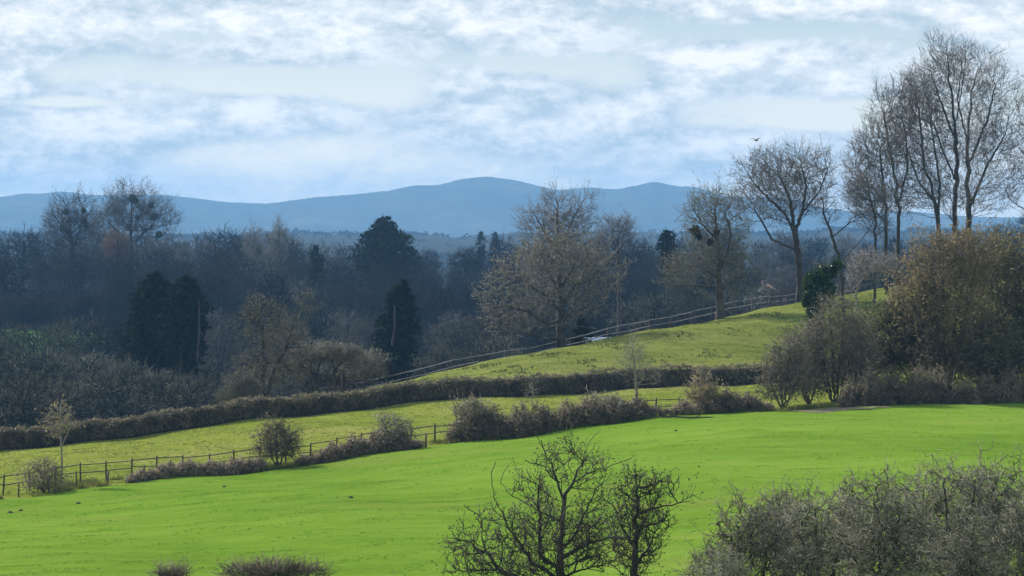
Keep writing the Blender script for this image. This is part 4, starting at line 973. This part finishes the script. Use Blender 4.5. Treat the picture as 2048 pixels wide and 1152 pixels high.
# ------------------------------------------------------------------ fences
def box_mesh(name, sx, sy, sz, r, jit=.008, segs=3):
    """beam along z from 0 to sz with slightly uneven edges and chamfered top"""
    V = []; q = []
    for k in range(segs + 1):
        t = k / segs; w = 1 if k < segs else .82
        c = r.randn(2) * jit
        V += [(-sx * w + c[0], -sy * w + c[1], sz * t), (sx * w + c[0], -sy * w + c[1], sz * t), (sx * w + c[0], sy * w + c[1], sz * t), (-sx * w + c[0], sy * w + c[1], sz * t)]
    for k in range(segs):
        for a in range(4):
            b = (a + 1) % 4; q.append((k * 4 + a, k * 4 + b, k * 4 + 4 + b, k * 4 + 4 + a))
    q.append((3, 2, 1, 0)); e = segs * 4; q.append((e, e + 1, e + 2, e + 3))
    return mesh_np(name, V, [(4, np.array(q))])
fr = rs(200)
def rail_fence(name, label, path, spacing, hgt, rails, post_m, rail_m, ph=.06, rw=.085, thick=.024, jit=.03):
    """path: list of (px, d); posts every `spacing` metres"""
    P = [np.array(G(a, b)) for a, b in path]; P = np.array(P)
    seg = np.linalg.norm(np.diff(P[:, :2], axis=0), axis=1); cum = np.concatenate([[0], np.cumsum(seg)]); n = int(cum[-1] / spacing)
    s = np.linspace(0, n * spacing, n + 1)
    px = np.interp(s, cum, [a for a, b in path]); dd = np.interp(s, cum, [b for a, b in path])
    root = empty(name, G(px[0], dd[0]), label, 'fence'); o0 = root.location.copy()
    pm = [box_mesh('post', ph, ph, hgt + .12 + .3, fr) for _ in range(3)]
    tops = []
    for i in range(n + 1):
        g = G(px[i], dd[i]); tops.append(g)
        o = link_obj('post', pm[i % 3], post_m, root); o.location = g - o0 - Vector((0, 0, .3)); o.rotation_euler = (fr.randn() * .02, fr.randn() * .03, fr.uniform(0, .4))
    rm = [box_mesh('rail', thick, rw, 1.0, fr, .004, 4) for _ in range(4)]
    for i in range(n):
        for h in rails:
            a = tops[i] + Vector((0, -ph - thick - .004, h + fr.randn() * jit)); b = tops[i + 1] + Vector((0, -ph - thick - .004, h + fr.randn() * jit)); v = b - a
            o = link_obj('rail', rm[(i + int(h * 10)) % 4], rail_m, root); o.location = a - o0
            o.rotation_mode = 'QUATERNION'; o.rotation_quaternion = v.to_track_quat('Z', 'X'); o.scale = (1, 1, v.length * 1.005)
    return root
rail_fence('rail_fence', 'dark two-rail wooden fence along the far edge of the bright meadow', [(p, dB(p) + 3.4) for p in range(-300, 1560, 40)], 1.85, 1.15, (1.12, .66), M['post'], M['rail_dark'], ph=.048)
rail_fence('rail_fence', 'weathered pale two-rail fence climbing the crest of the hill field', [(p, dD(p) + 10) for p in range(640, 1720, 20)], 3.6, 1.2, (1.18, .62), M['post'], M['rail_pale'], ph=.06, rw=.055, thick=.035)
# stock fence: short posts and wires just in front of the rail fence
def wire_fence():
    pts = [36, 97, 153, 213, 287, 341, 444, 500, 620, 700, 852, 940, 1030, 1120, 1190]
    root = empty('wire_fence', G(36, dB(36) + .5), 'row of short dark posts with thin wires in front of the rail fence', 'fence'); o0 = root.location.copy()
    pm = [box_mesh('post', .045, .045, .85 + .3 + .1 * k, fr) for k in range(3)]; T = []
    for i, p in enumerate(pts):
        g = G(p, dB(p) + .4); T.append(g)
        o = link_obj('post', pm[i % 3], M['post'], root); o.location = g - o0 - Vector((0, 0, .3)); o.rotation_euler = (fr.randn() * .04, fr.randn() * .06, fr.uniform(0, 1))
    for h in (.4, .85):
        mb = MB(); c = np.array([np.array(g - o0) + np.array([0, -.06, h]) for g in T]); tubes(mb, [c], [np.full(len(c), .006)], 4)
        link_obj('wire', mb.mesh('wire'), M['rail_pale'], root)
wire_fence()

# ------------------------------------------------------------------ grass: tufts, tussocks, molehills
def tufts(name, label, n, pxr, dlo, dhi, L, wid, mat, seed, dens=None, per=3, nd=None):
    r = rs(seed); px = r.uniform(pxr[0], pxr[1], n); t = r.uniform(0, 1, n)
    lo = np.array([dlo(p) for p in px]); hi = np.array([dhi(p) for p in px]); d = lo + (hi - lo) * t
    x = colx(px, d)
    cl = np.sin(x * .9 + d * .23) + np.sin(x * .37 - d * .51 + 1) + np.sin(x * 2.1 + d * 1.3) * .6
    k = cl > (-1.5 if dens is None else dens); px, d, x = px[k], d[k], x[k]; n = len(px)
    P = np.repeat(np.stack([x, d, H(px, d) - .02], 1), per, 0) + r.randn(n * per, 3) * np.array([wid * 1.5, wid * 1.5, 0]); m = len(P)
    dr = norm(np.stack([r.randn(m) * .55, r.randn(m) * .55, np.ones(m)], 1)); l = (L * r.uniform(.5, 1.3, m))[:, None]
    a = r.uniform(0, 6.28, m); sd = np.stack([np.cos(a), np.sin(a), 0 * a], 1) * wid
    V = np.stack([P - sd, P + sd, P + dr * l], 1)
    mb = MB(); mb.add(V.reshape(-1, 3), t=np.arange(m * 3).reshape(m, 3))
    o = link_obj(name, mb.mesh(name), mat); tag(o, label, 'grass', None, 'stuff')
tufts('meadow_grass', 'short bright green grass of the meadow', 36000, (-250, 2300), lambda p: 142, lambda p: dB(p) + .3, .034, .05, M['tuft'], 301, dens=-9)
tufts('paddock_grass', 'yellow-green rough grass of the strip between fence and hedge', 22000, (-250, 1700), lambda p: dB(p) + .4, lambda p: dC(p), .08, .04, M['tuft_dry'], 302)
tufts('hill_grass', 'olive grass of the hill field', 18000, (600, 2150), lambda p: dC(p) + 1, lambda p: dD(p) + 2, .09, .04, M['tuft_dry'], 303)
tufts('grass_tussocks', 'darker grass tussocks dotted over the hill field', 7000, (700, 1900), lambda p: dC(p) + 2, lambda p: dD(p) - 2, .2, .06, M['tussock'], 304, dens=.9, per=5)
tufts('verge_grass', 'long dry grass along the fence line', 16000, (-250, 2200), lambda p: dB(p) - .3, lambda p: dB(p) + 4, .34, .03, M['tuft_dry'], 305, dens=-.8, per=3)
# molehills
def molehill(px, py, lab, s):
    ds = np.linspace(150, dB(px) - .5, 400); z = H(np.full(400, px), ds); rows_ = 455 - z / ds * F; d = float(ds[np.argmin(np.abs(rows_ - py))])
    r = rs(int(px)); V = []; q = []; n = 10
    for k, (rad, h) in enumerate([(1.0, -.04), (.8, .22), (.5, .46), (.2, .58)]):
        for a in range(n): w = rad * (1 + .16 * r.randn()); V.append((math.cos(a / n * 6.283) * w * s, math.sin(a / n * 6.283) * w * s, h * s * (1 + .15 * r.randn())))
    for k in range(3):
        for a in range(n): b = (a + 1) % n; q.append((k * n + a, k * n + b, k * n + n + b, k * n + n + a))
    V.append((0, 0, .6 * s)); t = [(3 * n + a, 3 * n + (a + 1) % n, 4 * n) for a in range(n)]
    mb = MB(); mb.add(V, q, t); o = link_obj('molehill', mb.mesh('molehill'), M['soil']); o.location = G(px, d); tag(o, lab, 'molehill', 'molehills in the meadow')
M['soil'] = bark('soil', (.016, .012, .008), (.03, .022, .015), 5)
for px, py, lab, s in [(19, 1026, 'dark molehill at the left edge of the meadow', .36), (40, 1022, 'dark molehill just right of the one at the left edge of the meadow', .34), (156, 1008, 'dark molehill below the sapling with tan leaves', .38), (448, 974, 'dark molehill below the low bramble bank', .3), (702, 996, 'dark molehill in the middle of the meadow left of the forked tree', .34), (1352, 862, 'dark molehill near the fallen branch at the meadow edge', .3)]:
    molehill(px, py, lab, s * .45)
def find_d(px, py):
    ds = np.linspace(130, dB(px) - .3, 600); z = H(np.full(600, px), ds)
    return float(ds[np.argmin(np.abs(455 - z / ds * F - py))])
# fallen branch on the meadow edge, bare soil by the gap
r = rs(401); g = G(1385, dB(1385) - 6)
c1 = np.array([(-2, 0, .15), (-1.2, .1, .2), (-.2, .2, .12), (1, .1, .15), (2.1, 0, .1)]); c2 = np.array([(-1.2, .1, .2), (-1.7, .3, .55), (-2.0, .3, .75)]); c3 = np.array([(.2, .2, .13), (.8, .4, .4), (1.4, .5, .5)])
mb = MB(); tubes(mb, [c1, c2, c3], [np.array([.05, .06, .06, .045, .02]), np.array([.03, .025, .01]), np.array([.03, .02, .01])], 6)
o = link_obj('fallen_branch', mb.mesh('fallen_branch', True), M['bark_dark']); o.location = g; tag(o, 'dark fallen branch lying on the edge of the meadow', 'branch')
M['bare'] = field('bare_soil', (.12, .10, .07), (.17, .145, .10), (.22, .19, .135), (.2, .22, .06), .5)
def soil_patch():
    r = rs(5); c = G(1660, dB(1660) - 2.2); n = 26; V = [(0, 0, 0)]
    for k in range(n):
        a = k / n * 6.283; rx = 3.4 * (1 + .2 * r.randn()); ry = 1.5 * (1 + .2 * r.randn()); V.append((math.cos(a) * rx, math.sin(a) * ry, 0))
    V = np.array(V); 
    for i in range(len(V)):
        x, y = V[i, 0] + c.x, V[i, 1] + c.y; V[i, 2] = float(H(1024 + x / y * F, y)[0]) - c.z + .03
    t = [(0, 1 + k, 1 + (k + 1) % n) for k in range(n)]
    mb = MB(); mb.add(V, t=t); o = link_obj('bare_ground', mb.mesh('bare_ground'), M['bare']); o.location = c; o['kind'] = 'structure'
soil_patch()

# ------------------------------------------------------------------ small buildings, bird
def plain_mat(name, c, rough=.7):
    m, nt, b, o = new_mat(name); f = noise_node(nt, geo_pos(nt), 1.5, 3); col = mix_rgb(nt, f, tuple(x * .8 for x in c), tuple(min(1, x * 1.15) for x in c))
    nt.links.new(col, b.inputs['Base Color']); b.inputs['Roughness'].default_value = rough; b.inputs['Specular IOR Level'].default_value = .5 if rough < .5 else 0.0; return m
M['render'] = plain_mat('white_render', (.62, .60, .56)); M['tile'] = plain_mat('roof_tile', (.14, .10, .09)); M['pane'] = plain_mat('window_glass', (.03, .035, .04), .15); M['slate'] = plain_mat('pale_sheet_roof', (.13, .17, .24), .9)
M['stone'] = plain_mat('grey_wall', (.34, .33, .31))
def house(label, loc, w, dp, h, rh, rz, wall, roof, wins=2, cat='house', name='house'):
    root = empty(name, loc, label, cat); root.rotation_euler = (0, 0, rz)
    a, b = w / 2, dp / 2
    V = [(-a, -b, -2), (a, -b, -2), (a, b, -2), (-a, b, -2), (-a, -b, h), (a, -b, h), (a, b, h), (-a, b, h), (-a, 0, h + rh), (a, 0, h + rh)]
    mb = MB(); mb.add(V, [(0, 1, 5, 4), (2, 3, 7, 6)], [(4, 8, 7), (5, 6, 9)]); mb.add([V[1], V[2], V[6], V[5], V[0], V[3], V[7], V[4]], [(0, 1, 2, 3), (5, 4, 7, 6)])
    link_obj('wall', mb.mesh('wall'), wall, root)
    e = .35; k = rh / b
    mb = MB()
    for s in (-1, 1):
        V = [(-a - e, s * (b + e), h - e * k + .06), (a + e, s * (b + e), h - e * k + .06), (a + e, 0, h + rh + .06), (-a - e, 0, h + rh + .06)]; V2 = [(x, y, z + .14) for x, y, z in V]
        mb.add(V + V2, [(0, 1, 2, 3), (7, 6, 5, 4), (0, 4, 5, 1), (1, 5, 6, 2), (3, 2, 6, 7), (0, 3, 7, 4)])
    link_obj('roof', mb.mesh('roof'), roof, root)
    if cat == 'house':
        mb = MB(); c = [(-a * .6, -.35), (-a * .6 + .8, -.35), (-a * .6 + .8, .35), (-a * .6, .35)]; V = [(x, y, h + rh * .6) for x, y in c] + [(x, y, h + rh + .9) for x, y in c]
        mb.add(V, [(0, 1, 5, 4), (1, 2, 6, 5), (2, 3, 7, 6), (3, 0, 4, 7), (4, 5, 6, 7)]); link_obj('chimney', mb.mesh('chimney'), M['tile'], root)
    for i in range(wins):
        x = -a + w * (i + .5) / wins
        for z in ([h * .25, h * .62] if h > 4 else [h * .4]):
            mb = MB(); V = [(x - .5, -b - .03, z), (x + .5, -b - .03, z), (x + .5, -b - .03, z + 1.1), (x - .5, -b - .03, z + 1.1), (x - .5, -b + .05, z), (x + .5, -b + .05, z), (x + .5, -b + .05, z + 1.1), (x - .5, -b + .05, z + 1.1)]
            mb.add(V, [(0, 1, 2, 3), (0, 4, 5, 1), (1, 5, 6, 2), (2, 6, 7, 3), (3, 7, 4, 0)]); link_obj('window', mb.mesh('window'), M['pane'], root)
    return root
house('pale house half hidden by branches in the wood right of the lone fence tree', G(1530, 660), 5, 7, 4.6, 2.0, 1.3, M['render'], M['tile'])
house('small white gabled house deep in the wood left of the domed conifer', G(651, 735) + Vector((0, 0, 3)), 3.0, 3.0, 3.2, 1.7, 1.45, M['render'], M['tile'], 1)
house('low pale-roofed shed just beyond the rail fence, right of the oak trunk', G(1212, 366) + Vector((0, 0, .4)), 4.6, 4.2, 1.25, .55, .25, M['slate'], M['slate'], 0, 'shed', 'shed')
fr2 = rs(500)
for k, (px, d, lab) in enumerate([(702, 2900, 'tiny white house on the far plain, just left of the domed conifer top'), 
                              (1010, 2800, 'tiny white house on the far plain, beside the oak crown'), (430, 3100, 'tiny white house on the far plain, right of the mistletoe poplars')]):
    house(lab, G(px, d) + Vector((0, 0, 3)), 5, 4, 1.2, 1.2, fr2.uniform(-.5, .5), M['stone'], M['tile'], 0)
# hedgerow trees far out on the plain
def far_trees():
    r = rs(88); n = 2600; mb = MB()
    d = np.where(r.uniform(0, 1, n) < .45, r.uniform(4350, 4640, n), 1300 * (4400 / 1300) ** r.uniform(0, 1, n)); px = r.uniform(-300, 2400, n)
    band = np.sin(np.log(d) * 18 + px * .004) + np.sin(px * .02 + d * .001) * .5 > -.35; d = d[band]; px = px[band]; n = len(d)
    g = np.stack([colx(px, d), d, H(px, d)], 1); s = r.uniform(2.5, 5, n) * (1 + d / 9000)
    m = 14; k = np.repeat(np.arange(n), m); P = g[k] + r.randn(n * m, 3) * (s[k][:, None]) * np.array([.55, .4, .2]) + np.stack([0 * s[k], 0 * s[k], s[k] * .35], 1)
    leaves(mb, P, s[k] * .6, r)
    o = link_obj('hedgerow_trees', mb.mesh('hedgerow_trees'), M['wood_purple_shaded']); tag(o, 'hazy hedgerow trees scattered over the far plain', 'trees', None, 'stuff')
far_trees()
def bird():
    c = pix(1512, 281, 260); root = empty('bird', c, 'small bird flying in the sky above the domed bare tree', 'bird')
    mb = MB(); tubes(mb, [np.array([(-.2, 0, 0), (-.1, 0, .01), (.08, 0, .02), (.2, 0, .03), (.26, 0, .02)])], [np.array([.02, .05, .06, .035, .008])], 6); link_obj('body', mb.mesh('body', True), M['bird'], root)
    for s in (-1, 1):
        mb = MB(); V = [(.1, 0, .03), (-.06, 0, .03), (.06, s * .28, .16), (-.08, s * .28, .15), (-.08, s * .58, .08), (-.14, s * .56, .07)]; V2 = [(x, y, z + .012) for x, y, z in V]
        mb.add(V + V2, [(0, 1, 3, 2), (2, 3, 5, 4), (8, 9, 7, 6), (10, 11, 9, 8), (0, 2, 8, 6), (2, 4, 10, 8), (1, 3, 9, 7), (3, 5, 11, 9)]); link_obj('wing', mb.mesh('wing'), M['bird'], root)
    root.rotation_euler = (0, .1, .8)
M['bird'] = bark('feathers', (.1, .09, .08), (.2, .18, .17), 8)
bird()
print('TRIS', TRI['n'])
for _o in sc.objects:
    if _o.get('label') and len(_o['label'].split()) > 16: print('LONG', _o['label'])
